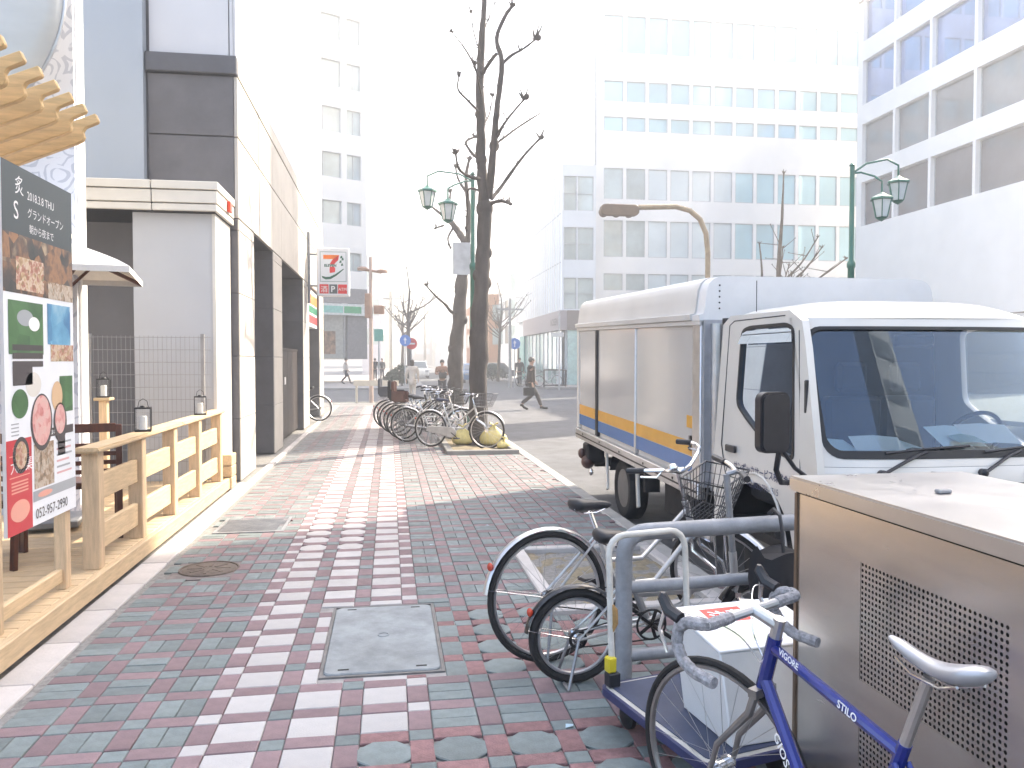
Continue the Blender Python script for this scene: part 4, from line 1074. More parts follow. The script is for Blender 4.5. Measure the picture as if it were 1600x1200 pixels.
        c = q+Vector((.05,0,.015)); wd = .27 if style == 'city' else .25
        b_ = MB()
        if style == 'city': bp = [(-.16,-wd,.05),(-.10,-wd+.01,.06),(-.02,-wd+.06,.06),(.0,-.12,.03),(0,-.05,0),(0,.05,0),(.0,.12,.03),(-.02,wd-.06,.06),(-.10,wd-.01,.06),(-.16,wd,.05)]
        else: bp = [(-.03,-wd,.02),(-.01,-.1,.02),(0,0,0),(-.01,.1,.02),(-.03,wd,.02)]
        b_.tube(smooth([c+Vector(p) for p in bp], 4), .011, 8); b_.v = [M_ @ p for p in b_.v]; hb = b_.build('handlebar', CHROME, t)
        for s in (0, -1):
            a, d = c+Vector(bp[s]), c+Vector(bp[1 if s == 0 else -2]); dd = (a-d).normalized()
            b_ = MB(); b_.tube([a-dd*(.10 if style != 'city' else .06), a+dd*.045], .0165, 10); b_.v = [M_ @ p for p in b_.v]; b_.build('grip', BPLAST, hb)
            b_ = MB(); k = c+Vector(bp[2 if s == 0 else -3]); b_.tube([k, k.lerp(a,.5)+Vector((.05,0,-.03)), a+Vector((.035,0,-.03))], .006, 6); b_.v = [M_ @ p for p in b_.v]; b_.build('brake_lever', CHROME, hb)
        if style == 'city':
            b_ = MB(); b_.ball(c+Vector((0,-.13,.055)), (.028,.028,.022)); b_.v = [M_ @ p for p in b_.v]; b_.build('bell', CHROME, hb)
            b_ = MB(); b_.tube([cr+Vector((.04,0,.03)), cr+Vector((.11,0,.03))], [.02,.032], 10); b_.v = [M_ @ p for p in b_.v]; b_.build('lamp', CHROME, t)
    # saddle
    sd = (SC-BBp).normalized(); top = SC+sd*((sh-.03-SC.z)/sd.z)
    b_ = MB(); b_.tube([SC-sd*.05, top], .0135, 10); b_.build('seat_post', CHROME if style != 'road' else mk('post_alloy', (.60,.57,.54), .3, .85), t)
    b_ = MB(); vs = []; fs = []; L_ = .27 if style == 'road' else .25; nx, na = 20, 14
    for i in range(nx+1):
        f = i/nx; x = top.x+.14-L_*f+(-.02 if style == 'road' else -.01); wdt = (.019+.046*max(0,(f-.35)/.65)**1.4) if style == 'road' else (.026+.072*max(0,(f-.25)/.75)**1.1)
        wdt *= min(1, .45+f*6)*math.sqrt(max(.06, 1-max(0,(f-.72)/.28)**2.2)); hgt = (.016+.02*f)*(.62 if style == 'road' else 1)*math.sqrt(max(.12, 1-max(0,(f-.8)/.2)**2.5))*min(1,.5+f*5); zc = top.z+.03+(.018*(f-.4)**2*4 if style == 'road' else .02*f)
        if style == 'road': zc += .012*math.cos(f*6.3)*.4
        for k in range(na):
            a = 2*math.pi*k/na; vs.append((x, wdt*math.cos(a), zc+hgt*math.sin(a)*(1 if math.sin(a) > 0 else 1.3)))
    for i in range(nx):
        for k in range(na): l = (k+1) % na; fs.append((i*na+k, i*na+l, (i+1)*na+l, (i+1)*na+k))
    fs += [tuple(range(na)), tuple(range(nx*na+na-1, nx*na-1, -1))]; b_.add(vs, fs); sa = b_.build('saddle', saddle, t, ang=70)
    b_ = MB()
    for s in (-1, 1): b_.tube([top+Vector((.09,s*.012,.012)), top+Vector((.03,s*.022,-.004)), top+Vector((-.05,s*.022,-.004)), top+Vector((-.11,s*.035,.022))], .0035, 6)
    b_.build('saddle_rails', CHROME, sa)
    # drive side (right side, y<0): crank, chainring, pedals, chain
    b_ = MB(); cy = -.05; rr = .085 if style == 'road' else .075
    b_.ring(BBp+Vector((0,cy,0)),'y',rr,.006,32,6)
    for k in range(5): a = k*2*math.pi/5; b_.beam(BBp+Vector((0,cy,0)), BBp+Vector((rr*math.cos(a),cy,rr*math.sin(a))), .006, .016)
    b_.build('chainring', DARKM, t)
    ca = R(-35)
    for s in (-1, 1):
        e = BBp+Vector((.17*math.cos(ca)*s*-1, s*.075, .17*math.sin(ca)*s*-1)); b_ = MB(); b_.tube([BBp+Vector((0,s*.06,0)), e], [.012,.009], 8); cz = b_.build('crank', CHROME if style == 'road' else DARKM, t)
        b_ = MB(); b_.box(e.x-.045,e.y-.005 if s > 0 else e.y-.09,e.z-.011,e.x+.045,e.y+.09 if s > 0 else e.y+.005,e.z+.011); b_.build('pedal', BPLAST, cz, bevel=.004)
    b_ = MB(); b_.ring(rh+Vector((0,cy,0)),'y',.04,.008,20,6); b_.build('sprocket', DARKM, t)
    if case:
        b_ = MB(); d0, d1 = BBp, rh; m = Matrix.Identity(4)
        pts = [(d0.x+.10*math.cos(R(a)), d0.z+.10*math.sin(R(a))) for a in range(-80,91,17)]+[(d1.x+.055*math.cos(R(a)), d1.z+.055*math.sin(R(a))) for a in range(90,281,19)]
        b_.prism(pts, tr(0,cy+.015,0) @ rotx(math.pi/2), .035); b_.build('chain_case', case, t, bevel=.008)
    else:
        b_ = MB()
        for s in (-1, 1): b_.tube([BBp+Vector((0,cy,s*rr)), rh+Vector((0,cy,s*.04))], .004, 5)
        b_.build('chain', DARKM, t)
    if mud:
        b_ = MB(); strip_arc(b_, (rh.x, rh.z), wr+.012, -5 if style == 'city' else 20, 172, .027, 22); b_.build('mudguard', mud, t)
        b_ = MB(); strip_arc(b_, (fh.x, fh.z), wr+.012, 20, 150, .025, 18); b_.v = [M_ @ p for p in b_.v]; b_.build('mudguard', mud, t)
        b_ = MB()
        for s in (-1, 1): b_.tube([rh+Vector((0,s*.05,0)), rh+Vector(((wr+.015)*math.cos(R(168)),s*.026,(wr+.015)*math.sin(R(168))))], .0025, 5)
        b_.build('mudguard_stay', CHROME, t)
        b_ = MB(); a = R(150); p = rh+Vector(((wr+.03)*math.cos(a),0,(wr+.03)*math.sin(a))); b_.ball(p, (.015,.022,.022)); b_.build('reflector', mk('reflector_red', (.5,.05,.02), .2), t)
    if carrier:
        b_ = MB(); z = wr*2+.06
        for s in (-1, 1): b_.tube([SC+Vector((0,s*.05,.0)), Vector((rh.x+.14,s*.07,z)), Vector((rh.x-.22,s*.07,z))], .006, 6); b_.tube([rh+Vector((0,s*.06,0)), Vector((rh.x-.08,s*.07,z))], .005, 6)
        for k in range(4): b_.tube([Vector((rh.x+.1-k*.1,-.07,z)), Vector((rh.x+.1-k*.1,.07,z))], .005, 6)
        b_.build('carrier', CHROME, t)
    if basket:
        b_ = MB(); ox = HT.x+.10; z0, z1 = HT.z-.02, HT.z+.22; n = 8
        def bp_(f, z):  # ring of the basket at height fraction f
            w, d = (.14+.05*f)*bsc, (.12+.05*f)*bsc; return [Vector((ox-.05+(1+x)*d+.0, y*w, z)) for x, y in ((-1,-1),(1,-1),(1,1),(-1,1))]
        R0, R1 = bp_(0, z0), bp_(1, z1)
        for k in range(5):
            f = k/4; ring = bp_(f, z0+(z1-z0)*f); b_.tube(ring, .006 if k in (0,4) else .0028, 5, closed=True)
        for e in range(4):
            for k in range(n):
                f = k/n; b_.cyl(R0[e].lerp(R0[(e+1) % 4], f), R1[e].lerp(R1[(e+1) % 4], f), .0026, n=4)
        for k in range(1, 8): b_.cyl(R0[0].lerp(R0[1], k/8), R0[3].lerp(R0[2], k/8), .0026, n=4)
        b_.v = [M_ @ p for p in b_.v]; b_.build('basket', basket, t)
        b_ = MB(); b_.tube([fh+Vector((0,.06,0)), Vector((ox+.10,.06,z0))], .005, 6); b_.tube([fh+Vector((0,-.06,0)), Vector((ox+.10,-.06,z0))], .005, 6); b_.v = [M_ @ p for p in b_.v]; b_.build('basket_stay', CHROME, t)
    if stand:
        b_ = MB()
        for s in (-1, 1): b_.tube([rh+Vector((0,s*.06,0)), Vector((rh.x-.06,s*.10,.012))], .008, 6)
        b_.tube([Vector((rh.x-.06,-.10,.012)), Vector((rh.x-.06,.10,.012))], .008, 6); b_.build('kickstand', STEEL, t)
    if child:
        b_ = MB(); x = rh.x-.02; z = wr*2+.08
        b_.box(x-.14,-.15,z,x+.14,.15,z+.05); b_.box(x-.17,-.15,z+.03,x-.12,.15,z+.42); b_.box(x-.14,-.17,z,x+.12,-.13,z+.22); b_.box(x-.14,.13,z,x+.12,.17,z+.22); b_.build('child_seat', child, t, bevel=.025, seg=2)
    return t
# ================================================================== things parked on the pavement
BSK = mk('basket_wire', (.12,.12,.125), .5, .5); BSKG = mk('basket_grey', (.20,.20,.215), .5, .4)
SILV = mk('frame_silver', (.52,.52,.52), .3, .7, var=.05); CRM = mk('frame_cream', (.62,.58,.50), .35, var=.04, coat=.3)
bike('silver city bicycle with wire basket parked behind the grey pipe barrier', (1.375,4.25,0), R(14), SILV, 'city', basket=BSK, steer=R(-66), sh=.805, bh=1.45, lean=R(-3), wr=.345, bsc=.78)
bike('small wheeled folding bicycle with black mudguards against the pipe barrier', (1.40,3.86,0), R(4), SILV, 'fold', wr=.238, wb=1.0, tyre=.022, mud=mk('mudguard_black', (.012,.012,.015), .25, var=.1, coat=.5), sh=.72, steer=R(-12), lean=R(2), spokes=20)
BLUE = mk('frame_blue', (.008,.022,.20), .2, .25, var=.04, coat=.8)
rb = bike('blue road bicycle with silver saddle leaning on the steel cabinet', (1.075,1.84,0), R(96), BLUE, 'road', wb=.985, wr=.336, tyre=.0125, mud=None, sh=.945, steer=R(20), lean=R(3), stand=False, spokes=24,
     saddle=mk('saddle_silver', (.46,.46,.48), .35, .5, var=.05), rimc=mk('rim_grey', (.30,.29,.28), .35, .8))
INK = flat('decal_white', (.8,.8,.8), .3)
fr_o = [c for c in rb.children if c.name.startswith('frame')][0]
def decal(s, a, b_, f0, size, r, flip=1):
    """lettering along a tube a->b on its left side (facing +y of the bike)"""
    RM = root_mat(rb); a, b2 = Vector(a), Vector(b_); d = (b2-a).normalized(); n = Vector((0,1,0)); v = n.cross(d)
    p = a.lerp(b2, f0)+n*(r+.0012)-v*size*.36
    m = Matrix((d, v, n)).transposed().to_4x4(); m.translation = p
    text(s, size, RM @ m, INK, fr_o, name='frame_lettering', bold=.0006)
HBv, HTv, BBv, SCv = (.325,0,.655), (.285,0,.795), (-.075,0,.27), (-.225,0,.715)
decal('VIGORE', HTv, SCv, .10, .026, .016); decal('STILO', HTv, SCv, .60, .028, .016); decal('GIOS', HBv, BBv, .25, .04, .019); decal('GIOS', HBv, BBv, .55, .04, .019)

# grey pipe barrier across the pavement edge
br = thing('pipe_barrier', 'grey painted pipe barrier with three rails beside the steel cabinet', 'barrier', (1.09, 3.62, 0))
def bend(p0, c, p1, r, n=6):
    a, b2 = (p0-c).normalized()*r, (p1-c).normalized()*r; return [c+a*(1-t)**2+b2*t*t for t in [i/n for i in range(n+1)]]
P0, C_, P1 = Vector((1.09,3.62,-.05)), Vector((1.09,3.62,.785)), Vector((2.12,3.68,.80))
b_ = MB(); b_.tube([P0]+bend(P0, C_, P1, .12)+[Vector((2.0,3.673,.798))]+bend(P1*1.0-Vector((.0,0,0)), Vector((2.12,3.68,.80)), Vector((2.12,3.68,-.05)), .0)+[Vector((2.05,3.677,.79)), Vector((2.11,3.68,.70)), Vector((2.11,3.68,-.05))], .040, 14); b_.build('hoop', GPIPE, br, world=True, ang=60)
for z in (.525,.20): b_ = MB(); b_.tube([(1.09,3.62,z),(2.11,3.68,z+.01)], .030, 12); b_.build('rail', GPIPE, br, world=True)
b_ = MB(); b_.lathe([(.0,0),(.075,0),(.07,.012),(.045,.016)], 20, tr(1.09,3.62,.001)); b_.build('foot', GPIPE, br, world=True)

# flat platform trolley with a folding handle
ct = thing('platform_trolley', 'blue platform trolley with cream tube handle beside the barrier', 'trolley', (.925,3.39,0), R(14))
CB = mk('trolley_blue', (.05,.065,.12), .5, var=.12, scale=10, dirt=.3)
b_ = MB(); b_.prism(rrect(0,-.76,.46,0,.04), tr(0,0,.135), .03); b_.build('platform', CREAM, ct, bevel=.004)
b_ = MB(); b_.prism(rrect(.022,-.738,.438,-.022,.03), tr(0,0,.1655), .004); b_.build('rubber_mat', CB, ct)
b_ = MB(); n = 6; ol = rrect(-.014,-.774,.474,.014,.05); il = rrect(.002,-.758,.458,-.002,.04); holed(b_, ol, [il], lambda u, v: (u, v, .13), (0,0,.033)); b_.build('bumper_strip', mk('bumper_blue', (.03,.035,.11), .5), ct)
pts = [Vector((.03,-.035,.165)), Vector((.03,.0,.74))]+[Vector((.03+.08*(1-math.cos(R(a))), .005, .74+.08*math.sin(R(a)))) for a in (22,45,67,90)]+[Vector((.43-.08*(1-math.cos(R(a))), .005, .74+.08*math.sin(R(a)))) for a in (90,67,45,22)]+[Vector((.43,.0,.74)), Vector((.43,-.035,.165))]
b_ = MB(); b_.tube(pts, .0145, 10); hdl = b_.build('handle', CREAM, ct, ang=60)
YEL = mk('joint_yellow', (.62,.50,.02), .45, var=.1)
for x in (.03,.43):
    b_ = MB(); b_.box(x-.028,-.06,.17,x+.028,-.01,.23); b_.build('handle_joint', BPLAST, ct, bevel=.004); b_ = MB(); b_.box(x-.03,-.055,.232,x+.012,-.012,.30); b_.build('release_pedal', YEL, ct, bevel=.006)
b_ = MB(); b_.tube([(.03,-.02,.40),(.045,-.015,.44),(.045,-.01,.50),(.03,-.012,.53)], [.014,.03,.03,.012], 8, flat=.6); b_.build('tied_rag', mk('rag_ochre', (.40,.24,.09), .95, var=.2, scale=30), hdl)
for x in (.07,.39):
    for y in (-.10,-.66):
        b_ = MB(); b_.lathe([(.0,-.016),(.045,-.016),(.055,-.01),(.055,.01),(.045,.016),(0,.016)], 20, tr(x,y,.056) @ roty(math.pi/2)); w_ = b_.build('castor', BLACK, ct); b_ = MB(); b_.box(x-.03,y-.02,.105,x+.03,y+.02,.134); b_.build('castor_plate', STEEL, w_)

# white box with label standing on the trolley
BXW = mk('box_white', (.62,.62,.615), .5, var=.03, scale=6); BXS = mk('box_flap', (.66,.66,.66), .55, var=.03)
wb_ = thing('white_box', 'white corrugated plastic box with a red label on the trolley', 'box', (1.41,2.97,.17), R(8))
b_ = MB(); b_.add([(-.20,-.20,0),(.22,-.20,0),(.22,.16,0),(-.20,.16,0),(-.235,-.17,.40),(.25,-.17,.40),(.25,.20,.46),(-.235,.20,.46)], [(0,3,2,1),(4,5,6,7),(0,1,5,4),(1,2,6,5),(2,3,7,6),(3,0,4,7)]); bxo = b_.build('body', BXW, wb_, bevel=.006)
b_ = MB(); b_.add([(-.24,-.175,.402),(.255,-.175,.402),(.255,.20,.463),(-.24,.20,.463),(-.24,-.175,.414),(.255,-.175,.414),(.255,.20,.475),(-.24,.20,.475)], [(0,3,2,1),(4,5,6,7),(0,1,5,4),(1,2,6,5),(2,3,7,6),(3,0,4,7)]); lid = b_.build('lid', BXS, wb_, bevel=.004)
um_ = Matrix(((1,0,0,0),(0,.987,-.16,0),(0,.16,.987,0),(0,0,0,1)))
def lab(x0, y0, x1, y1, mat, k=0):
    b_ = MB(); f = lambda x, y: (x, y, .414+(y+.175)*.061/.375+.0015+k*.0008); b_.add([f(x0,y0),f(x1,y0),f(x1,y1),f(x0,y1)], [(0,1,2,3)]); return b_.build('label', mat, lid, smooth=False)
lab(-.16,-.15,.20,.17,flat('label_white',(.78,.78,.78))); lab(-.14,.03,.04,.15,flat('label_red',(.66,.07,.05)),1); lab(-.14,-.13,.02,.0,flat('label_green',(.60,.72,.48)),1); lab(.06,-.13,.19,.15,flat('label_grey',(.52,.56,.60)),1)
wb_.scale = (1,1,.86)
mt = tr(1.41,2.97,.17) @ rotz(R(8)) @ tr(-.125,.055,.414+.23*.1627+.005) @ rotx(math.atan(.1627)); text('注意', .08, mt, WT, lid, bold=.002)

# stainless steel equipment cabinet
cb = thing('steel_cabinet', 'large stainless steel utility cabinet with perforated vents', 'cabinet', (1.8, 1.75, 0))
CX0, CX1, CY0, CY1, CZ = 1.42, 2.05, .55, 2.625, 1.135
VR = [(1.64,2.235,.62,.985),(1.64,2.235,.10,.475)]
b_ = MB()
outer = [(CY0,0),(CY1,0),(CY1,CZ),(CY0,CZ)]
holed(b_, outer, [[(a,c),(b2,c),(b2,d),(a,d)] for a, b2, c, d in VR], lambda u, v: (CX0,u,v), (.003,0,0)); bd_ = b_.build('side_wall', INOX, cb, world=True, smooth=False)
b_ = MB(); b_.box(CX0+.0035,CY1-.003,0,CX1,CY1,CZ); b_.build('end_wall', INOX, cb, world=True)
b_ = MB(); b_.box(CX0+.0035,CY0,0,CX1,CY0+.003,CZ); b_.build('end_wall', INOX, cb, world=True)
b_ = MB(); b_.box(CX1,CY0,0,CX1+.003,CY1,CZ); b_.build('back_wall', INOX, cb, world=True)
b_ = MB(); b_.box(CX0+.06,CY0+.02,.02,CX0+.07,CY1-.02,CZ-.02); b_.build('shade_backing', HOLE, cb, world=True)
for a, c_, d_, e_ in VR:
    b_ = MB(); p = .0172; ny, nz = int((c_-a)/p), int((e_-d_)/p)
    for i in range(ny):
        for j in range(nz):
            y0, z0 = a+(c_-a)*i/ny, d_+(e_-d_)*j/nz; hy, hz = (c_-a)/ny/2, (e_-d_)/nz/2; cy_, cz_ = y0+hy, z0+hz; q = .0049
            o8 = octo(1, .414); vs = [(CX0+.0016,cy_+u*hy,cz_+v*hz) for u, v in ((-1,-1),(1,-1),(1,1),(-1,1))]+[(CX0+.0016,cy_+u*q,cz_+v*q) for u, v in o8]
            b_.add(vs, [(0,1,6,5),(1,7,6),(1,2,8,7),(2,9,8),(2,3,10,9),(3,11,10),(3,0,4,11),(0,5,4)])
    b_.build('perforated_sheet', INOX, bd_, world=True, smooth=False)
b_ = MB(); b_.box(CX0-.02,CY0-.02,CZ+.004,CX1+.03,CY1+.02,CZ+.055); b_.build('lid', INOXT, cb, world=True, bevel=.006, seg=2)
b_ = MB(); b_.box(CX0-.0025,CY0,.03,CX0-.0005,CY0+.02,CZ-.01); b_.build('edge_trim', INOX, cb, world=True)
b_ = MB(); b_.box(CX0-.006,CY1-.012,.0,CX0-.0005,CY1+.004,CZ-.004); b_.build('edge_trim', mk('trim_bronze', (.22,.15,.10), .4, .7), cb, world=True)
b_ = MB(); b_.box(CX0-.002,CY0,CZ-.004,CX0+.004,CY1,CZ+.003); b_.build('lid_gap', HOLE, cb, world=True)
b_ = MB(); b_.box(1.655,2.20,CZ+.056,1.70,2.225,CZ+.068); b_.build('lid_lug', STEEL, cb, world=True, bevel=.003)
# black folded umbrella hung on the barrier by the cabinet
bu = MB(); vs = []; fs = []; n, k = 14, 10
for j in range(k+1):
    f = j/k; z = .30+.38*f
    for i in range(n):
        a = 2*math.pi*i/n; r = (.035+.115*math.sin(min(1, f*1.15)*math.pi*.62))*(1+.16*math.cos(a*4+f*2)); zz = z+(.05*max(0, math.cos(a*4)) if j == k else 0)
        vs.append((1.83+r*math.cos(a), 3.50+r*.62*math.sin(a), zz))
for j in range(k):
    for i in range(n): l = (i+1) % n; fs.append((j*n+i, j*n+l, (j+1)*n+l, (j+1)*n+i))
fs += [tuple(range(n)), tuple(range(k*n, k*n+n))]
bu.add(vs, fs)
ub = thing('umbrella', 'folded black umbrella hanging between the barrier and the cabinet', 'umbrella', (1.83, 3.50, 0))
bu.build('cloth', mk('umbrella_black', (.01,.01,.014), .6, var=.2), ub, world=True, ang=60)
b_ = MB(); b_.tube([(1.83,3.50,.66),(1.83,3.51,.78),(1.83,3.54,.86),(1.83,3.60,.88),(1.83,3.65,.85)], .009, 8); b_.build('handle', BPLAST, ub, world=True)
b_ = MB(); b_.tube([(1.83,3.50,.3),(1.83,3.50,.0)], .006, 6); b_.build('tip', CHROME, ub, world=True)

# bicycles by the tree
GB = 'bicycles parked by the pollarded tree'
SV2 = mk('frame_pale_silver', (.60,.59,.57), .3, .5)
bike('cream silver step-through bicycle parked nearest in front of the tree', (1.23,14.42,.0), R(-31), SV2, 'city', basket=BSKG, case=SV2, carrier=False, group=GB, hi=False, saddle=mk('saddle_navy',(.03,.035,.07),.5), steer=R(8), spokes=24)
rows = [(.86,15.45,-20,mk('frame_white',(.66,.66,.66),.35),BSK,True,None,'white bicycle second from the camera beside the tree'),
        (.80,16.05,-14,mk('frame_graphite',(.12,.12,.13),.3,coat=.4),BSK,True,mk('child_seat_brown',(.16,.07,.05),.5),'graphite bicycle with a brown rear child seat beside the tree'),
        (.72,16.7,-18,SILV,BSKG,True,mk('child_seat_black',(.03,.03,.035),.5),'silver bicycle carrying a black child seat beside the tree'),
        (.66,17.35,-10,mk('frame_dark',(.04,.045,.06),.3,coat=.4),BSK,False,None,'dark blue bicycle in the middle of the row by the tree'),
        (.58,18.0,-16,CRM,BSK,True,None,'cream bicycle further back in the row by the tree'),
        (.50,18.7,-12,mk('frame_black',(.02,.02,.02),.3,coat=.4),BSKG,True,mk('child_seat_grey',(.16,.16,.17),.5),'black bicycle with a grey child seat at the far end of the row')]
for i, (x, y, a, fm, bk, ca_, ch, lb) in enumerate(rows):
    bike(lb, (x,y,0), R(a), fm, 'city', basket=bk, carrier=ca_, child=ch, group=GB, hi=False, spokes=20, steer=R(random.uniform(-25,25)), case=fm if i % 2 else None)
bike('bicycle backed into the shop front beyond the stone piers', (-2.36,21.3,0), R(176), SILV, 'city', hi=False, spokes=20, basket=BSK)
bike('dark bicycle standing on the far pavement by the teal column', (8.2,46.5,0), R(10), mk('frame_dark',(.04,.045,.06)), 'city', hi=False, spokes=12, basket=BSK, group='bicycles on the far pavement')
bike('silver bicycle standing on the far pavement by the teal column', (9.4,47.1,0), R(-8), SILV, 'city', hi=False, spokes=12, basket=BSK, group='bicycles on the far pavement')
# rubbish bags in the tree pit
YB = mk('bag_yellow', (.62,.52,.20), .45, var=.12, scale=9, bump=.6, bscale=16, trans=.0)
def bag(x, y, z, r, sx_, label):
    t = thing('rubbish_bag', label, 'rubbish bag', (x, y, z), random.uniform(0,3), 'yellow rubbish bags by the tree')
    b_ = MB(); n, k = 22, 14; vs = []; fs = []
    ph = [random.uniform(0,6) for _ in range(6)]
    for j in range(k+1):
        f = j/k
        pr_ = [.55,.85,.97,1.0,1.0,.98,.94,.88,.80,.70,.56,.40,.24,.12,.07][j]
        for i in range(n):
            a = 2*math.pi*i/n
            w = 1+.07*math.sin(3*a+ph[0]+f*2)+.05*math.sin(7*a+ph[1]-f*3)+.03*math.sin(11*a+ph[2])
            vs.append((r*sx_*pr_*w*math.cos(a), r*pr_*w*math.sin(a), r*1.65*f+.02*math.sin(5*a+ph[3])*f))
    for j in range(k):
        for i in range(n): l = (i+1) % n; fs.append((j*n+i, j*n+l, (j+1)*n+l, (j+1)*n+i))
    fs += [tuple(range(n)), tuple(range(k*n, k*n+n))]
    b_.add(vs, fs); b_.build('sack', YB, t, ang=60)
    b_ = MB(); b_.tube([(0,0,r*1.6),(.02,0,r*1.75),(.07,.03,r*1.85)], [.02,.028,.05], 8, flat=.4); b_.tube([(0,0,r*1.6),(-.02,0,r*1.74),(-.06,-.04,r*1.8)], [.02,.025,.045], 8, flat=.4); b_.build('knot', YB, t)
bag(1.34,14.78,.03,.20,1.0,'yellow rubbish bag tucked on the left of the tree trunk')
bag(1.90,14.6,.03,.22,1.2,'large yellow rubbish bag to the right of the tree trunk')
bag(2.0,14.05,.03,.11,1.3,'small yellow rubbish bag at the corner of the tree pit')
# ================================================================== trees, lamps, signals
BARK = mk('bark', (.095,.083,.078), .95, var=.25, scale=5, bump=.9, bscale=14, stretch=(1,1,.35))
BARKL = mk('bark_pale', (.16,.125,.095), .95, var=.25, scale=5, bump=.6, bscale=14)
def limb(b_, pts, r0, r1, n=8, knob=0):
    """tapering limb through pts, subdivided with small wobble and an optional pollard knob at the end"""
    P = [Vector(p) for p in pts]; fine = []; rs = []
    seg = 5; N = (len(P)-1)*seg
    for i in range(len(P)-1):
        p0, p1, p2, p3 = P[max(0,i-1)], P[i], P[i+1], P[min(len(P)-1,i+2)]
        for k in range(seg):
            t = k/seg; q = .5*((2*p1)+(p2-p0)*t+(2*p0-5*p1+4*p2-p3)*t*t+(3*p1-p0-3*p2+p3)*t**3)
            w = r0+(r1-r0)*(i*seg+k)/N; fine.append(q+Vector((random.uniform(-1,1),random.uniform(-1,1),0))*w*.10); rs.append(w*random.uniform(.90,1.12))
    fine.append(P[-1]); rs.append(r1)
    if knob:
        d = (fine[-1]-fine[-2]).normalized(); rs[-1] = r1*1.3
        for k, s in ((.6,1.0),(1.3,1.05),(1.9,.7),(2.3,.2)): fine.append(P[-1]+d*knob*k+Vector((random.uniform(-.2,.2),random.uniform(-.2,.2),0))*knob); rs.append(knob*s)
    b_.tube(fine, rs, n)
    if knob:
        for _ in range(5):
            d = Vector((random.uniform(-1,1),random.uniform(-1,1),random.uniform(.2,1.2))).normalized(); p = P[-1]+d*knob*1.1
            b_.tube([P[-1], p, p+d*knob*random.uniform(1,3)+Vector((0,0,knob))], [knob*.5,knob*.45,knob*.12], 5)
def pix(Y, pts, jit=.0):
    o = []
    for q in pts:
        dy = q[2] if len(q) > 2 else 0
        o.append(at(q[0], q[1], Y+dy))
    return o
TY_ = 14.85
tr1 = thing('pollarded_tree', 'tall leafless pollarded street tree with knobbly branches at the pavement edge', 'tree', (1.64, TY_, 0))
b_ = MB(); limb(b_, [(1.64,TY_,-.05),(1.635,TY_,.25),(1.64,TY_,1.0),(1.66,TY_,2.0)]+pix(TY_, [(751,470),(754,400),(757,320)]), .19, .13, 16)
b_.tube([(1.64,TY_,-.05),(1.638,TY_,.12),(1.637,TY_,.35)], [.28,.22,.19], 14)
for px, py, r in ((760,395,.10),(759,442,.10),(747,430,.10),(745,520,.13),(757,326,.15),(752,250,.10),(748,178,.07),(772,228,.09),(776,180,.06)):
    c = at(px, py, TY_); b_.ball(c, (r*1.1,r*1.0,r*1.3), 9, 7)
b_.build('trunk', BARK, tr1, world=True, ang=70)
LM = [([(756,325),(752,248),(751,176),(750,120,.1),(754,48,.1),(757,0,.1),(759,-60,.1)],.15,.05,0),
      ([(764,310),(772,224,-.3),(776,176,-.4),(784,100,-.5),(776,60,-.5),(790,24,-.5),(800,10,-.5)],.10,.035,.05),
      ([(784,100,-.5),(800,86,-.4),(818,76,-.3),(836,62,-.3)],.045,.022,.07),
      ([(776,84,-.5),(766,96,-.3),(752,118,.1)],.045,.05,0),
      ([(776,215,-.35),(790,190,-.6),(819,155,-.8)],.045,.022,.06), ([(776,224,-.3),(808,200,.2),(844,177,.5)],.035,.018,0),
      ([(768,310),(780,296,.2),(800,268,.4),(818,244,.5),(844,216,.7)],.06,.03,.055), ([(766,318),(782,314,-.3),(796,318,-.5)],.06,.03,.04),
      ([(749,122,.1),(736,92,.5),(722,70,.8),(706,50,1.0)],.032,.014,.035), ([(750,176),(732,158,-.4),(716,140,-.7),(717,120,-.8)],.036,.018,.045),
      ([(752,250),(738,240,.5),(728,222,.8),(742,214,1.0)],.05,.025,.04), ([(752,280),(734,276,-.5),(717,264,-.9),(712,240,-1.1)],.055,.022,.05),
      ([(755,300),(732,296,.6),(730,330,1.0),(729,358,1.2)],.035,.02,.03), ([(752,60,.1),(770,12,.6),(784,-10,.8)],.02,.012,0), ([(753,90,.1),(740,50,-.5),(736,20,-.8)],.02,.012,.03),
      ([(757,-50,.1),(770,-110,.3),(776,-150,.4)],.04,.02,.05), ([(757,-40,.1),(742,-90,-.2),(730,-130,-.4)],.035,.02,.05), ([(752,200),(764,180,.9),(770,150,1.2)],.03,.015,.04), ([(752,150),(746,120,-1.0),(742,100,-1.3)],.03,.015,.04)]
for pts, r0, r1, kn in LM:
    b_ = MB(); limb(b_, pix(TY_, pts), r0*.7, r1*.7, 8, kn*.8); b_.build('branch', BARK, tr1, world=True, ang=70)
b_ = MB()
for pts, r0, r1, kn in LM:
    for _ in range(5):
        i = random.randrange(len(pts)-1); p = pix(TY_, pts[i:i+2]); q = p[0].lerp(p[1], random.random()); d = Vector((random.uniform(-1,1),random.uniform(-1,1),random.uniform(.2,1.2))).normalized()*random.uniform(.1,.3)
        b_.tube([q, q+d*.5, q+d+Vector((0,0,.04))], [.012,.008,.004], 5)
tag(b_.build('twigs', BARK, tr1, world=True), kind='stuff')
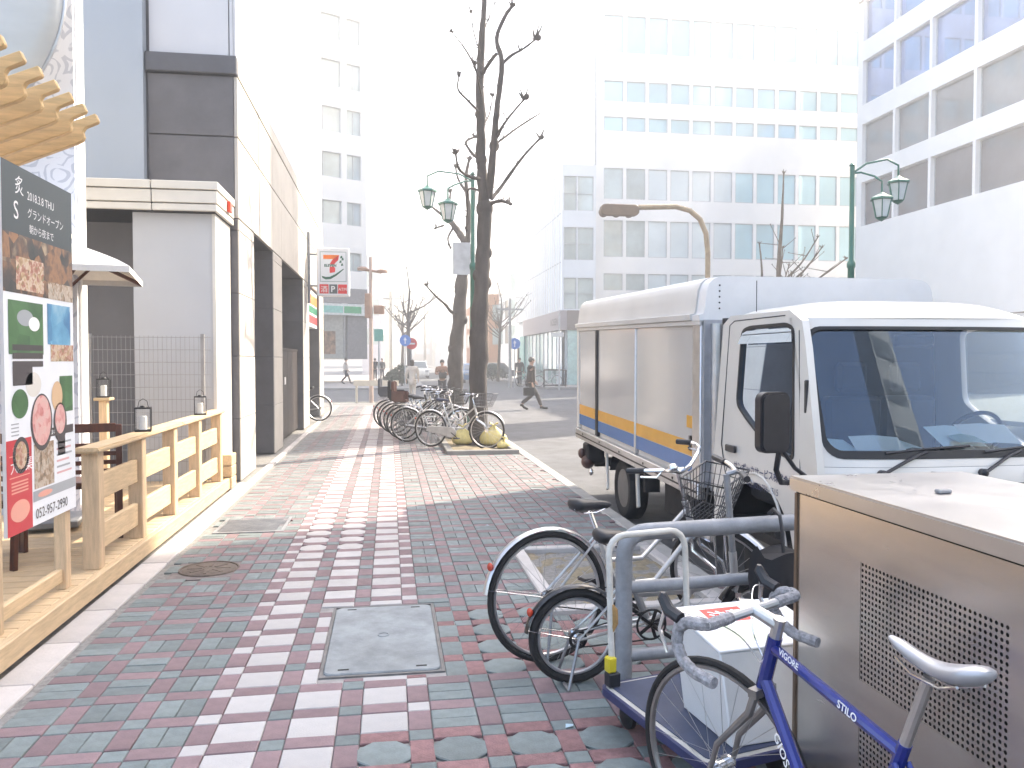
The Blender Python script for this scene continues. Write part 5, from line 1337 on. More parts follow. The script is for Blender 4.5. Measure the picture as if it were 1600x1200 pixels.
def small_tree(name, label, base, h, seed, r=.12, mat=BARK, spread=1.0, nb=11, group='far street trees'):
    rnd = random.Random(seed); t = thing('street_tree', label, 'tree', base, 0, group)
    B = Vector((0,0,0)); b_ = MB(); top = Vector((rnd.uniform(-.3,.3),0,h*.62)); mid = Vector((rnd.uniform(-.15,.15),0,h*.3))
    limb(b_, [B, mid, top], r, r*.55, 9); b_.build('trunk', mat, t, ang=70)
    b_ = MB()
    for k in range(nb):
        f = rnd.uniform(.45,1); p = mid.lerp(top, f) if f < 1 else top
        a = rnd.uniform(0,6.28); l = h*rnd.uniform(.14,.34)*spread; u = rnd.uniform(.5,1.5)
        e = p+Vector((math.cos(a),math.sin(a),u)).normalized()*l; m_ = p.lerp(e,.5)+Vector((math.cos(a)*.1,math.sin(a)*.1,-.03*l))
        limb(b_, [p, m_, e], r*.32, r*.12, 6, r*.22)
        for q in range(3):
            d = Vector((rnd.uniform(-1,1),rnd.uniform(-1,1),rnd.uniform(0,1.4))).normalized()*l*.35; s = m_.lerp(e, rnd.random()); limb(b_, [s, s+d*.5, s+d], r*.12, r*.05, 5, r*.08)
    limb(b_, [top, top+Vector((.1,0,h*.2)), top+Vector((rnd.uniform(-.2,.2),0,h*.4))], r*.5, r*.15, 7, r*.25)
    b_.build('crown', mat, t, ang=70)
    return t
# second tree and the ones further on
T2 = 25.5
t2 = thing('street_tree', 'second bare pollarded tree just behind the tall one', 'tree', tuple(at(712,592,T2).xy)+(0,), 0, 'street trees beside the road')
b_ = MB(); q = at(712,592,T2); limb(b_, [(q.x,T2,-.05),(q.x,T2,.8)]+pix(T2, [(713,540),(719,480),(722,430),(730,385)]), .26, .17, 12)
for px, py, r in ((708,545,.16),(724,500,.13),(716,455,.12)): b_.ball(at(px,py,T2), (r*1.1,r,r*1.2), 9, 7)
b_.build('trunk', BARK, t2, world=True, ang=70)
for pts, r0, r1, kn in (([(730,385),(716,362,.4),(704,346,.6),(694,336,.8)],.13,.06,.08),([(706,348,.6),(700,338,.6),(702,318,.5),(704,300,.5)],.05,.03,.05),([(700,345,.7),(686,332,.8),(670,320,.9)],.06,.03,.06),([(694,352,.6),(682,356,.6)],.04,.02,.04),
        ([(730,385),(732,330,-.3),(728,280,-.4),(733,250,-.4)],.09,.04,.06),([(728,300,-.4),(716,280,-.5),(712,262,-.5)],.05,.025,.05),([(708,356,.5),(700,372,.4),(703,385,.4)],.04,.02,.04),([(718,490),(706,488,-.3),(696,476,-.6),(680,462,-.8),(666,446,-1)],.06,.02,.04),([(730,360),(740,330,.5),(742,300,.8)],.06,.03,.05)):
    b_ = MB(); limb(b_, pix(T2, pts), r0, r1, 8, kn); b_.build('branch', BARK, t2, world=True, ang=70)
def base(px, Y): p = at(px, 560, Y); return (p.x, Y, -.0)
small_tree('a', 'bare tree with dense twigs far down the left pavement', base(641,62), 8.4, 4, .20, nb=16)
small_tree('b', 'thin bare tree beside the no entry sign far away', base(628,74), 8.0, 5, .18, nb=14)
small_tree('c', 'russet bare tree in front of the brown brick building', base(778,58), 7.0, 6, .13, BARKL, nb=18, spread=1.3)
small_tree('d', 'pale bare tree rising behind the roof of the truck', base(1216,25), 7.6, 9, .14, BARKL, nb=9)
small_tree('e', 'short pruned tree seen just left of the pale tree behind the truck', base(1186,27), 5.6, 12, .13, BARKL, nb=5, spread=.5)

# street lamps: green post with hanging lanterns
LG = mk('lamp_green', (.012,.14,.095), .35, var=.1, scale=6, coat=.3); LGL = mk('lamp_panes', (.62,.66,.66), .3, var=.05)
def lamp(label, x, y, h, heads):
    t = thing('street_lamp', label, 'street lamp', (x, y, 0), 0, 'green street lamps')
    b_ = MB(); b_.lathe([(.0,0),(.16,0),(.16,.25),(.10,.32),(.09,1.0),(.075,1.05),(.07,h*.62),(.09,h*.625),(.09,h*.64),(.055,h*.65),(.05,h),(.07,h+.02),(.0,h+.10)], 16); b_.build('post', LG, t)
    for dx, dy, dz in heads:
        e = Vector((dx, dy, h-.35+dz))
        b_ = MB(); b_.tube([(0,0,h-.15),(dx*.3,dy*.3,h-.02+dz*.5),(dx*.75,dy*.75,h+dz),(dx,dy,h-.12+dz),e], .022, 8); b_.build('arm', LG, t, ang=60)
        b_ = MB(); b_.lathe([(.03,0),(.10,-.05),(.24,-.12),(.25,-.16),(.20,-.165),(0,-.15)], 6, tr(*e)); hd_ = b_.build('lantern_hood', LG, t, smooth=False)
        b_ = MB(); b_.lathe([(.20,-.17),(.12,-.52),(0,-.53)], 6, tr(*e)); b_.build('lantern_panes', LGL, hd_, smooth=False)
        b_ = MB()
        for k in range(6): a = k*math.pi/3; b_.tube([e+Vector((.205*math.cos(a),.205*math.sin(a),-.165)), e+Vector((.125*math.cos(a),.125*math.sin(a),-.53))], .012, 5)
        b_.lathe([(.13,-.53),(.09,-.57),(.03,-.60),(0,-.62)], 6, tr(*e)); b_.build('lantern_bars', LG, hd_)
    return t
pl = at(739,560,20)
l1 = lamp('green street lamp post standing behind the tall pollarded tree', pl.x, 20, 6.2, [(-1.12,.2,.1),(-.66,-.55,-.35)])
b_ = MB(); b_.box(-.50,-.02,3.72,-.06,.02,4.52); b_.build('banner', mk('banner_cloth', (.62,.64,.66), .8, var=.12, scale=3), l1)
pl = at(1328,560,16)
lamp('green street lamp post with two lanterns behind the truck', pl.x, 16, 5.75, [(.50,-.3,-.25),(1.08,.0,.18)])
# traffic signal seen from behind on a curved arm
q0, q1, q2, q3 = at(998,324,25), at(1050,323,25), at(1092,340,25), at(1106,395,25)
sg2 = thing('traffic_signal', 'traffic signal seen from behind on a long curved brown arm', 'traffic signal', (q3.x, 25, -.12))
SB = mk('signal_brown', (.17,.115,.075), .55, var=.1)
b_ = MB(); b_.tube([(q3.x,25,-.12),(q3.x,25,4.4)]+[q3, at(1103,365,25), at(1094,343,25), at(1078,329,25), at(1056,323,25), q0], .085, 12); b_.build('pole', mk('pole_tan', (.36,.27,.17), .5, .1), sg2, world=True, ang=60)
a0 = at(938,327,25)
b_ = MB(); b_.prism(rrect(a0.x,a0.z-.19,q0.x,a0.z+.17,.16), tr(0,24.9,0) @ rotx(math.pi/2), -.22); sh_ = b_.build('signal_housing', SB, sg2, world=True, bevel=.02)
w = (q0.x-a0.x)/3
for k in range(3):
    b_ = MB(); b_.tube([(a0.x+w*(k+.5),25.12,a0.z),(a0.x+w*(k+.5),25.42,a0.z-.02)], .16, 16, cap=False); b_.build('visor', SB, sh_, world=True)
    b_ = MB(); b_.lathe([(0,0),(.15,0),(.14,.03),(0,.04)], 16, tr(a0.x+w*(k+.5),25.121,a0.z) @ rotx(-math.pi/2)); b_.build('lens', mk('lens_%d' % k, ((.02,.25,.2),(.3,.2,.02),(.3,.02,.02))[k], .2), sh_, world=True)
# signal pole on the near corner, with its pedestrian head and guard rail
pp = at(580,600,30.3)
sp2 = thing('signal_pole', 'pinkish brown signal pole at the street corner', 'signal pole', (pp.x, 30.3, 0))
PKP = mk('pole_pinkish', (.50,.38,.33), .55, var=.08)
b_ = MB(); b_.cyl((pp.x,30.3,-.0),(pp.x,30.3,5.4),.085,.06,14); b_.build('pole', PKP, sp2, world=True)
b_ = MB(); b_.box(pp.x-.22,30.1,3.15,pp.x+.0,30.35,4.05); ph_ = b_.build('pedestrian_head', mk('signal_rust', (.36,.22,.16), .5), sp2, world=True, bevel=.02)
b_ = MB(); b_.box(pp.x+.1,30.2,3.30,pp.x+.5,30.4,3.62); b_.build('pedestrian_head', mk('signal_rust', (.42,.20,.12), .5), sp2, world=True, bevel=.02)
b_ = MB(); b_.cyl((pp.x-.3,30.3,4.95),(pp.x+.4,30.3,4.85),.05); b_.lathe([(0,-.08),(.18,-.07),(.2,0),(.15,.06),(0,.08)], 14, tr(pp.x-.3,30.3,4.98)); b_.lathe([(0,-.08),(.2,-.06),(.2,.02),(0,.1)], 14, tr(pp.x+.42,30.3,4.9)); b_.build('crossing_speaker', mk('signal_rust', (.42,.20,.12)), sp2, world=True)
def guard(label, p0, p1, h, mat, n=2, rails=(1.0,)):
    t = thing('guard_rail', label, 'guard rail', (*p0, 0), 0, 'guard rails at the street corners')
    a, b2 = Vector((*p0, 0)), Vector((*p1, 0))
    for k in range(n):
        p = a.lerp(b2, k/(n-1)); b_ = MB(); b_.cyl(p, p+Vector((0,0,h)), .045, n=10); b_.build('post', mat, t, world=True)
    for f in rails:
        b_ = MB(); b_.tube([a+Vector((0,0,h*f)), b2+Vector((0,0,h*f))], .04, 10); b_.build('rail', mat, t, world=True)
    return t
g0, g1 = at(557,600,30.0), at(618,600,29.6)
b_ = None
gr_ = guard('pale beam guard rail at the near street corner', (g0.x,30.0), (g1.x,29.6), .80, mk('rail_cream', (.62,.56,.46), .5, var=.05))
b_ = MB(); b_.beam((g0.x-.1,29.95,.74),(g1.x+.1,29.55,.74),.05,.2); b_.build('beam', mk('rail_cream', (.62,.56,.46)), gr_, world=True)
g0, g1 = at(850,592,46), at(884,592,46.2)
guard('dark tube guard rail across the road by the glass shop', (g0.x,46), (g1.x,46.2), 1.0, DARKM, 2, (1.0,.1))
# ================================================================== buildings along the street
def atX(px, py, X):
    d = _F+_R*((px-800)/FPX)+_U*((600-py)/FPX); return d*(X/d.x)+Vector((0,0,CAMH))
def facade(root, O, U, cols, rows, wmat, gmat, depth=.22, th=.3, frame=None, mull=0, name='wall', sill=False, bar=False):
    """wall with real window openings. O corner, U along, cols/rows = opening intervals; first and last entry of cols/rows give the wall extent"""
    O, U = Vector(O), Vector(U).normalized(); Nn = U.cross(Vector((0,0,1)))   # outward normal
    (u0, u1), (z0, z1) = cols[0], rows[0]; cw, rw = cols[1:], rows[1:]
    m = Matrix((U, -Nn, Vector((0,0,1)))).transposed().to_4x4(); m.translation = O
    b_ = MB(); zz = z0
    for a, b2 in rw: b_.box(u0,0,zz,u1,th,a,m); zz = b2
    b_.box(u0,0,zz,u1,th,z1,m)
    for a, b2 in rw:
        uu = u0
        for c, d in cw: b_.box(uu,.0,a,c,th-.002,b2,m); uu = d
        b_.box(uu,.0,a,u1,th-.002,b2,m)
    w = b_.build(name, wmat, root, world=True, smooth=False)
    for i, (a, b2) in enumerate(rw):
        for j, (c, d) in enumerate(cw):
            gm = gmat(i, j) if callable(gmat) else gmat
            if frame:
                b_ = MB(); k = .05; dy = depth-.05
                for q in ((c,a,c+k,b2),(d-k,a,d,b2),(c+k,a,d-k,a+k),(c+k,b2-k,d-k,b2)): b_.box(q[0]+.001,dy,q[1]+.001,q[2]-.001,dy+.05,q[3]-.001,m)
                for q in range(mull): x = c+(d-c)*(q+1)/(mull+1); b_.box(x-.025,dy,a+k,x+.025,dy+.05,b2-k,m)
                if bar: b_.box(c+k,dy+.003,(a+b2)/2-.02,d-k,dy+.047,(a+b2)/2+.02,m)
                f_ = b_.build('window', frame, w, world=True, smooth=False)
            else: f_ = w
            b_ = MB(); b_.add([m @ Vector(p) for p in ((c,depth,a),(d,depth,a),(d,depth,b2),(c,depth,b2))], [(0,1,2,3)])
            g_ = b_.build('pane', gm, f_, world=True, smooth=False)
    return w
BWH = mk('building_white', (.90,.89,.87), .55, var=.03, scale=.6); BWB = mk('building_white_cool', (.80,.83,.85), .5, var=.04, scale=.5)
FR = mk('window_alu', (.50,.52,.54), .4, .5); PALE = mk('glass_pale', (.74,.83,.85), .12, .05, var=.08, scale=.4, spec=.9); CYAN = mk('glass_cyan', (.55,.80,.86), .06, .2, var=.1, scale=.3, spec=.9)
GREYG = mk('glass_greygreen', (.55,.63,.62), .06, .2, var=.15, scale=.6, spec=.9)
GLD = mk('window_glass_dark', (.20,.20,.23), .03, .45, var=.2, scale=.5, spec=1.0); GLD2 = mk('window_glass_mid', (.33,.35,.38), .03, .6, var=.2, scale=.5, spec=1.0)
# white office block on the right
XR = 30.0
ro = thing('white_office_block', 'white office block with long rows of large blue windows on the right', 'building', (XR+6, 41, -.1))
rows = [(-.1,24.4)]+sorted([(atX(1345,b2,XR).z, atX(1345,a,XR).z) for a, b2 in ((2,68),(98,166),(196,260),(286,354))])
ce = [atX(p, 300, XR).y for p in (1345,1396,1452,1522,1606)]
yN = ce[0]+.5; cols = [(0, yN-33.4)]
for a, b2 in zip(ce[:-1], ce[1:]): cols.append((yN-a+.06, yN-b2-.16))
facade(ro, (XR,yN,0), (0,-1,0), cols, rows, BWH, lambda i, j: (GLD, GLD2, GLASSB, GLASSB)[i], .30, .45, FR)
b_ = MB(); b_.prism([(XR+.46,33.4),(XR+9,38.9),(XR+9,yN-.01),(XR+.46,yN-.01)], tr(0,0,-.1), 24.48); b_.build('core', mk('core_grey', (.3,.3,.31), .8), ro, world=True)  # near end slanted along the sun so light reaches the pavement
b_ = MB(); b_.prism([(XR+.46,34.0),(XR+5,36.9),(XR+5,40.9),(XR+.46,38.2)], tr(0,0,24.4), 21.6); b_.build('shade_tower', BWH, ro, world=True)  # added block out of view, shades a strip of pavement and road
b_ = MB(); b_.box(XR-.06,33.4,-.1,XR-.004,yN-2.2,3.9); b_.build('brown_base', mk('brick_brown', (.20,.15,.12), .7, var=.12, scale=4), ro, world=True)
b_ = MB()
for z in (.9,1.9,2.9): b_.box(XR-.075,33.5,z,XR-.062,yN-2.3,z+.06)
b_.build('base_trim', mk('trim_dark', (.07,.06,.055), .6), ro, world=True)
# tall block nearer on the right, beyond the edge of the view: keeps the near pavement in shade
nb = thing('near_tower', 'tall office tower on the right whose shade covers the near pavement', 'building', (37, 14, -.1))
def win_grid(w, h, du, dz): return None
cols = [(0, 77)]+[(1+i*3.8, 3.8+i*3.8) for i in range(19)]; rws = [(-.1,48)]+[(3.6+k*3.7, 5.9+k*3.7) for k in range(11)]
b_ = MB(); b_.box(30.5,2,-.1,46,27.2,48); b_.build('core', mk('tower_stone', (.42,.40,.37), .6, var=.05, scale=.5), nb, world=True)
for k in range(11):
    b_ = MB(); b_.box(30.4,2.5,3.6+k*3.9,30.498,26.8,5.9+k*3.9); b_.build('window_band', GLASS, nb, world=True)
# blocks behind the camera that show in the windscreen
def block(name, label, x0, y0, x1, y1, h, wm, gm, n, face, sp=3.6):
    t = thing(name, label, 'building', ((x0+x1)/2, (y0+y1)/2, -.1), 0)
    b_ = MB(); b_.box(x0,y0,-.1,x1,y1,h); w = b_.build('wall', wm, t, world=True)
    for k in range(n):
        z = 3.4+k*sp; b_ = MB()
        if 'n' in face: b_.box(x0+.6,y1+.004,z,x1-.6,y1+.03,z+1.9)
        if 's' in face: b_.box(x0+.6,y0-.03,z,x1-.6,y0-.004,z+1.9)
        if 'e' in face: b_.box(x1+.004,y0+.6,z,x1+.03,y1-.6,z+1.9)
        if 'w' in face: b_.box(x0-.03,y0+.6,z,x0-.004,y1-.6,z+1.9)
        b_.build('window_band', gm, w, world=True)
    return t
block('glass_tower', 'dark glass tower behind the viewer reflected in the windscreen', 25,-46,32,-32,70,mk('tower_dark', (.45,.43,.40), .4), GLASS, 17, 'n', 3.9)
block('office_slab', 'beige office slab behind the viewer reflected in the windscreen', 35.5,-44,60,-30,27,mk('tower_beige', (.40,.35,.29), .6), GLASS, 6, 'nw')

# white and glass corner building across the junction
gl = thing('corner_building', 'white ribbed corner building with brown fascia and teal shop front', 'building', (14, 58, 0))
GX, GY, GH = 10.9, 50.0, 14.0
b_ = MB(); b_.box(GX+.30,GY+.35,-.1,at(931,400,GY).x-.02,69,GH-.02); b_.build('core', BWB, gl, world=True)
b_ = MB(); b_.box(GX,GY+.31,4.75,GX+.28,69,GH); wv = b_.build('ribbed_wall', BWB, gl, world=True)
rm = MB(); rm.box(-.06,-.05,4.8,0,.05,GH); rme = rm.mesh('rib', BWH)
for k in range(24):
    o = link('rib', rme, wv); o.location = Vector((GX-.002, GY+.7+k*.78, 0))-Vector((14,58,0))
for z in (7.8,10.9): b_ = MB(); b_.box(GX-.03,GY+.32,z,GX-.004,68.9,z+.06); b_.build('wall_joint', FR, wv, world=True)
rws = [(4.75,GH)]+sorted([(at(900,b2,GY).z, at(900,a,GY).z) for a, b2 in ((275,329),(355,406),(434,483))])
x1 = at(931,400,GY).x
facade(gl, (GX,GY,0), (1,0,0), [(0,x1-GX),(.12,.95),(1.02,x1-GX-.15)], rws, BWB, GREYG, .12, .3, FR, 0, bar=True)
BRF = mk('fascia_shade_side', (.20,.165,.16), .5, var=.05, scale=2)  # darker copy of the same fascia, shade of the end face painted in
b_ = MB(); b_.box(GX-.16,GY-.16,3.5,GX+.3,64,4.74); fa_ = b_.build('fascia', mk('fascia_light_side', (.36,.32,.33), .5, var=.04), gl, world=True)  # street side of the fascia, lighter tone put into its colour
b_ = MB(); b_.box(GX+.31,GY-.165,3.5,at(931,400,GY).x,GY+.3,4.74); b_.build('fascia', BRF, gl, world=True)
text('NOSSEN', .62, frame_m((GX-.165,GY+2.9,3.85),(0,-1,0),(0,0,1)), DK, fa_, bold=.012)
for k in range(9):
    y = GY+.4+k*1.5; b_ = MB(); b_.box(GX+.06,y,.0,GX+.10,y+1.42,3.48); b_.build('shop_pane', GLASST if k % 3 else PALE, gl, world=True)
    b_ = MB(); b_.box(GX+.02,y+1.42,.0,GX+.16,y+1.5,3.48); b_.build('shop_mullion', FR, gl, world=True)
for k in range(2):
    x = GX+.35+k*.85; b_ = MB(); b_.box(x,GY-.10,.0,x+.80,GY-.06,3.48); b_.build('shop_pane', mk('glass_mint', (.50,.70,.66), .1, .1), gl, world=True)
b_ = MB(); b_.box(GX-.1,64.0,0,GX+.5,66.2,3.5); b_.build('teal_column', mk('teal_tile', (.16,.40,.37), .35, var=.06), gl, world=True)
b_ = MB(); b_.box(GX-.1,66.4,0,GX+.3,67.4,2.6); b_.build('doorway', HOLE, gl, world=True)
# glass tower behind it
tw = thing('glass_high_rise', 'pale glass and white high-rise filling the sky behind the truck', 'building', (22, 60, 0))
TWY = 52.0; tx0, tx1 = at(931,300,TWY).x, at(1352,300,TWY).x+1.5
n = 13; wd = (tx1-tx0-.9)/n
cols = [(0, tx1-tx0)]+[(.55+i*wd, .55+i*wd+wd-.22) for i in range(n)]
zr = sorted([(at(1000,b2,TWY).z, at(1000,a,TWY).z) for a, b2 in ((428,454),(345,402),(264,312),(184,206),(128,160),(26,84),(-60,-14))])
def tg(i, j):
    if j in (0, 1) and i < 3: return GREYG
    return CYAN if i >= 3 or j > 5 else PALE
facade(tw, (tx0,TWY,0), (1,0,0), cols, [(-.1,32)]+zr, BWH, tg, .10, .3, FR, 0)
b_ = MB(); b_.box(tx0+.02,TWY+.31,-.1,tx1-.02,72,31.9); b_.build('core', BWB, tw, world=True)
b_ = MB(); b_.box(tx0-.10,TWY-.06,0,tx0-.003,TWY+.2,32); b_.build('edge_fin', FR, tw, world=True)
# cream block with convenience shop across the side street, on the left
U = Vector((.88,.475,0)).normalized(); c1 = at(574,560,58); c0 = c1-U*9.5
lf = thing('cream_block', 'cream apartment block with green striped shop sign at the far left corner', 'building', (c0.x, c0.y, 0))
rws = [(4.9,32)]+[(4.95,5.95),(7.8,9.1),(11.0,12.6),(14.2,15.9),(17.3,19.0),(20.4,22.2),(23.6,25.3)]
facade(lf, (c0.x,c0.y,0), U, [(0,9.5),(1.0,3.2),(5.0,7.6),(8.0,9.1)], rws, mk('cream_render', (.88,.86,.82), .7, var=.03, scale=.5), GREYG, .2, .35, FR, 1)
Nn = U.cross(Vector((0,0,1)))
def slabw(z0, z1, o, m, nm, u0=0, u1=9.5, th=.35):
    b_ = MB(); mm = Matrix((U,-Nn,Vector((0,0,1)))).transposed().to_4x4(); mm.translation = c0
    b_.box(u0,-o,z0,u1,th,z1,mm); return b_.build(nm, m, lf, world=True)
slabw(3.85,4.89,.05,mk('grey_band', (.25,.24,.25), .6), 'grey_band')
sg3 = slabw(3.0,3.8,.30,mk('shop_sign_white', (.72,.75,.73), .4), 'shop_sign_band')
slabw(3.15,3.62,.31,mk('shop_green', (.10,.48,.32), .4), 'sign_stripe', .6, 5.6); slabw(3.15,3.62,.312,mk('shop_green_dark', (.02,.40,.16), .4), 'sign_stripe', 7.6, 8.9); slabw(3.15,3.62,.311,mk('shop_teal', (.25,.60,.52), .4), 'sign_stripe', 5.7, 7.5)
slabw(-.05,2.98,.0,mk('grey_pier', (.26,.25,.26), .6), 'corner_pier', 8.0, 9.5); slabw(-.05,2.98,.0,mk('grey_pier', (.26,.25,.26), .6), 'corner_pier', 0, 1.2)
slabw(.0,2.98,-.3,mk('shop_glass', (.42,.44,.42), .15, spec=.8), 'shop_window', 1.2, 8.0)
for k in range(5): slabw(.0,2.9,-.2,FR, 'shop_mullion', 1.2+k*1.65, 1.3+k*1.65)
for u0, u1, z0, z1 in ((2.0,3.4,.2,1.6),(4.3,5.4,1.6,2.4),(6.0,7.2,.3,1.9)): slabw(z0,z1,-.28,mk('shelf_goods', (.42,.25,.16), .6, var=.4, scale=3), 'shop_display', u0, u1)
b_ = MB(); mm = Matrix((U,-Nn,Vector((0,0,1)))).transposed().to_4x4(); mm.translation = c0; b_.box(.02,.36,-.05,9.48,14,31.9,mm); b_.build('core', mk('cream_render', (.70,.68,.63)), lf, world=True)
s2 = at(592,560,57)
ss = thing('green_blade_sign', 'small green square shop sign on a pole down the left pavement', 'sign', (s2.x, 57, 0))
b_ = MB(); b_.box(s2.x-.32,56.9,2.9,s2.x+.32,57.1,3.75); b_.build('panel', mk('shop_teal_dark', (.03,.36,.27), .4), ss, world=True, bevel=.02)
b_ = MB(); b_.cyl((s2.x,57,0),(s2.x,57,2.9),.05); b_.build('pole', FR, ss, world=True)
# far blocks down the street
def far_block(label, px0, px1, Y, h, depth, wm, gm, n, left, cat='building'):
    a, b2 = at(px0,560,Y), at(px1,560,Y)
    t = thing('far_building', label, cat, ((a.x+b2.x)/2, Y+depth/2, -.1)); b_ = MB(); b_.box(a.x,Y,-.1,b2.x,Y+depth,h); w = b_.build('wall', wm, t, world=True)
    wdt = b2.x-a.x; nc = max(1, int(wdt/3))
    for k in range(n):
        z = 3.2+k*(h-3.5)/n
        for c in range(nc):
            b_ = MB(); x = a.x+wdt*(c+.15)/nc; b_.box(x,Y-.05,z,x+wdt/nc*.7,Y-.004,z+1.7); b_.build('window', gm, w, world=True)
        for c in range(int(depth/4)):
            y = Y+1+c*4; xx = b2.x if left else a.x; b_ = MB(); b_.box(min(xx+.004,xx+.05) if left else xx-.05,y,z,max(xx+.004,xx+.05) if left else xx-.004,y+2.2,z+1.7); b_.build('window', gm, w, world=True)
    return t
LIL = mk('wall_lilac', (.58,.57,.62), .7, var=.04, scale=.3); TAN = mk('wall_tan', (.55,.46,.37), .7, var=.05, scale=.3); BRK = mk('wall_brick', (.46,.26,.16), .8, var=.08, scale=.6); GRB = mk('wall_greyblue', (.42,.47,.52), .6, var=.04, scale=.3)
far_block('lilac white block beyond the green blade sign', 566,597,86,22,30,LIL,GREYG,6,True)
far_block('pale tan block far down the left side of the street', 588,609,150,20,60,TAN,GREYG,5,True)
far_block('slim grey blue tower far down the street', 680,689,170,13.5,12,GRB,GREYG,3,False)
far_block('brown brick block beyond the corner building', 764,801,84,8.5,25,BRK,GREYG,2,False)
far_block('white stepped block left of the corner building', 797,806,76,11,20,BWH,GREYG,3,False)
far_block('pale block far away between the trees', 706,745,200,13,40,BWB,PALE,3,False)
far_block('cream block far away on the right of the street', 646,676,240,10,40,TAN,PALE,2,False)
# ================================================================== people
def skinned(name, nodes, edges, mat, parent, sub=2, extra=None):
    ks = list(nodes); me = bpy.data.meshes.new(name); me.from_pydata([nodes[k][0] for k in ks], [(ks.index(a), ks.index(b2)) for a, b2 in edges], [])
    o = bpy.data.objects.new(name, me); COL.objects.link(o)
    o.modifiers.new('skin', 'SKIN'); sd = me.skin_vertices[0].data if me.skin_vertices else None
    if sd is None:
        bm = bmesh.new(); bm.from_mesh(me); bm.verts.layers.skin.verify(); bm.to_mesh(me); bm.free(); sd = me.skin_vertices[0].data
    for i, k in enumerate(ks):
        r = nodes[k][1]; sd[i].radius = r if isinstance(r, tuple) else (r, r); sd[i].use_root = (i == 0)
    s = o.modifiers.new('sub', 'SUBSURF'); s.levels = sub; s.render_levels = sub
    dg = bpy.context.evaluated_depsgraph_get(); me2 = bpy.data.meshes.new_from_object(o.evaluated_get(dg)); bpy.data.objects.remove(o)
    if extra:
        bm = bmesh.new(); bm.from_mesh(me2); t = bpy.data.meshes.new('x'); t.from_pydata([tuple(p) for p in extra.v], [], extra.f); bm.from_mesh(t); bmesh.ops.recalc_face_normals(bm, faces=bm.faces); bm.to_mesh(me2); bm.free()
    me2.materials.clear(); me2.materials.append(mat); me2.name = name
    for p in me2.polygons: p.use_smooth = True
    return link(name, me2, parent)
SKIN = mk('skin', (.55,.34,.25), .5, var=.06); HAIR = mk('hair_black', (.018,.015,.013), .5, var=.2); HAIRG = mk('hair_grey', (.09,.085,.08), .5, var=.2)
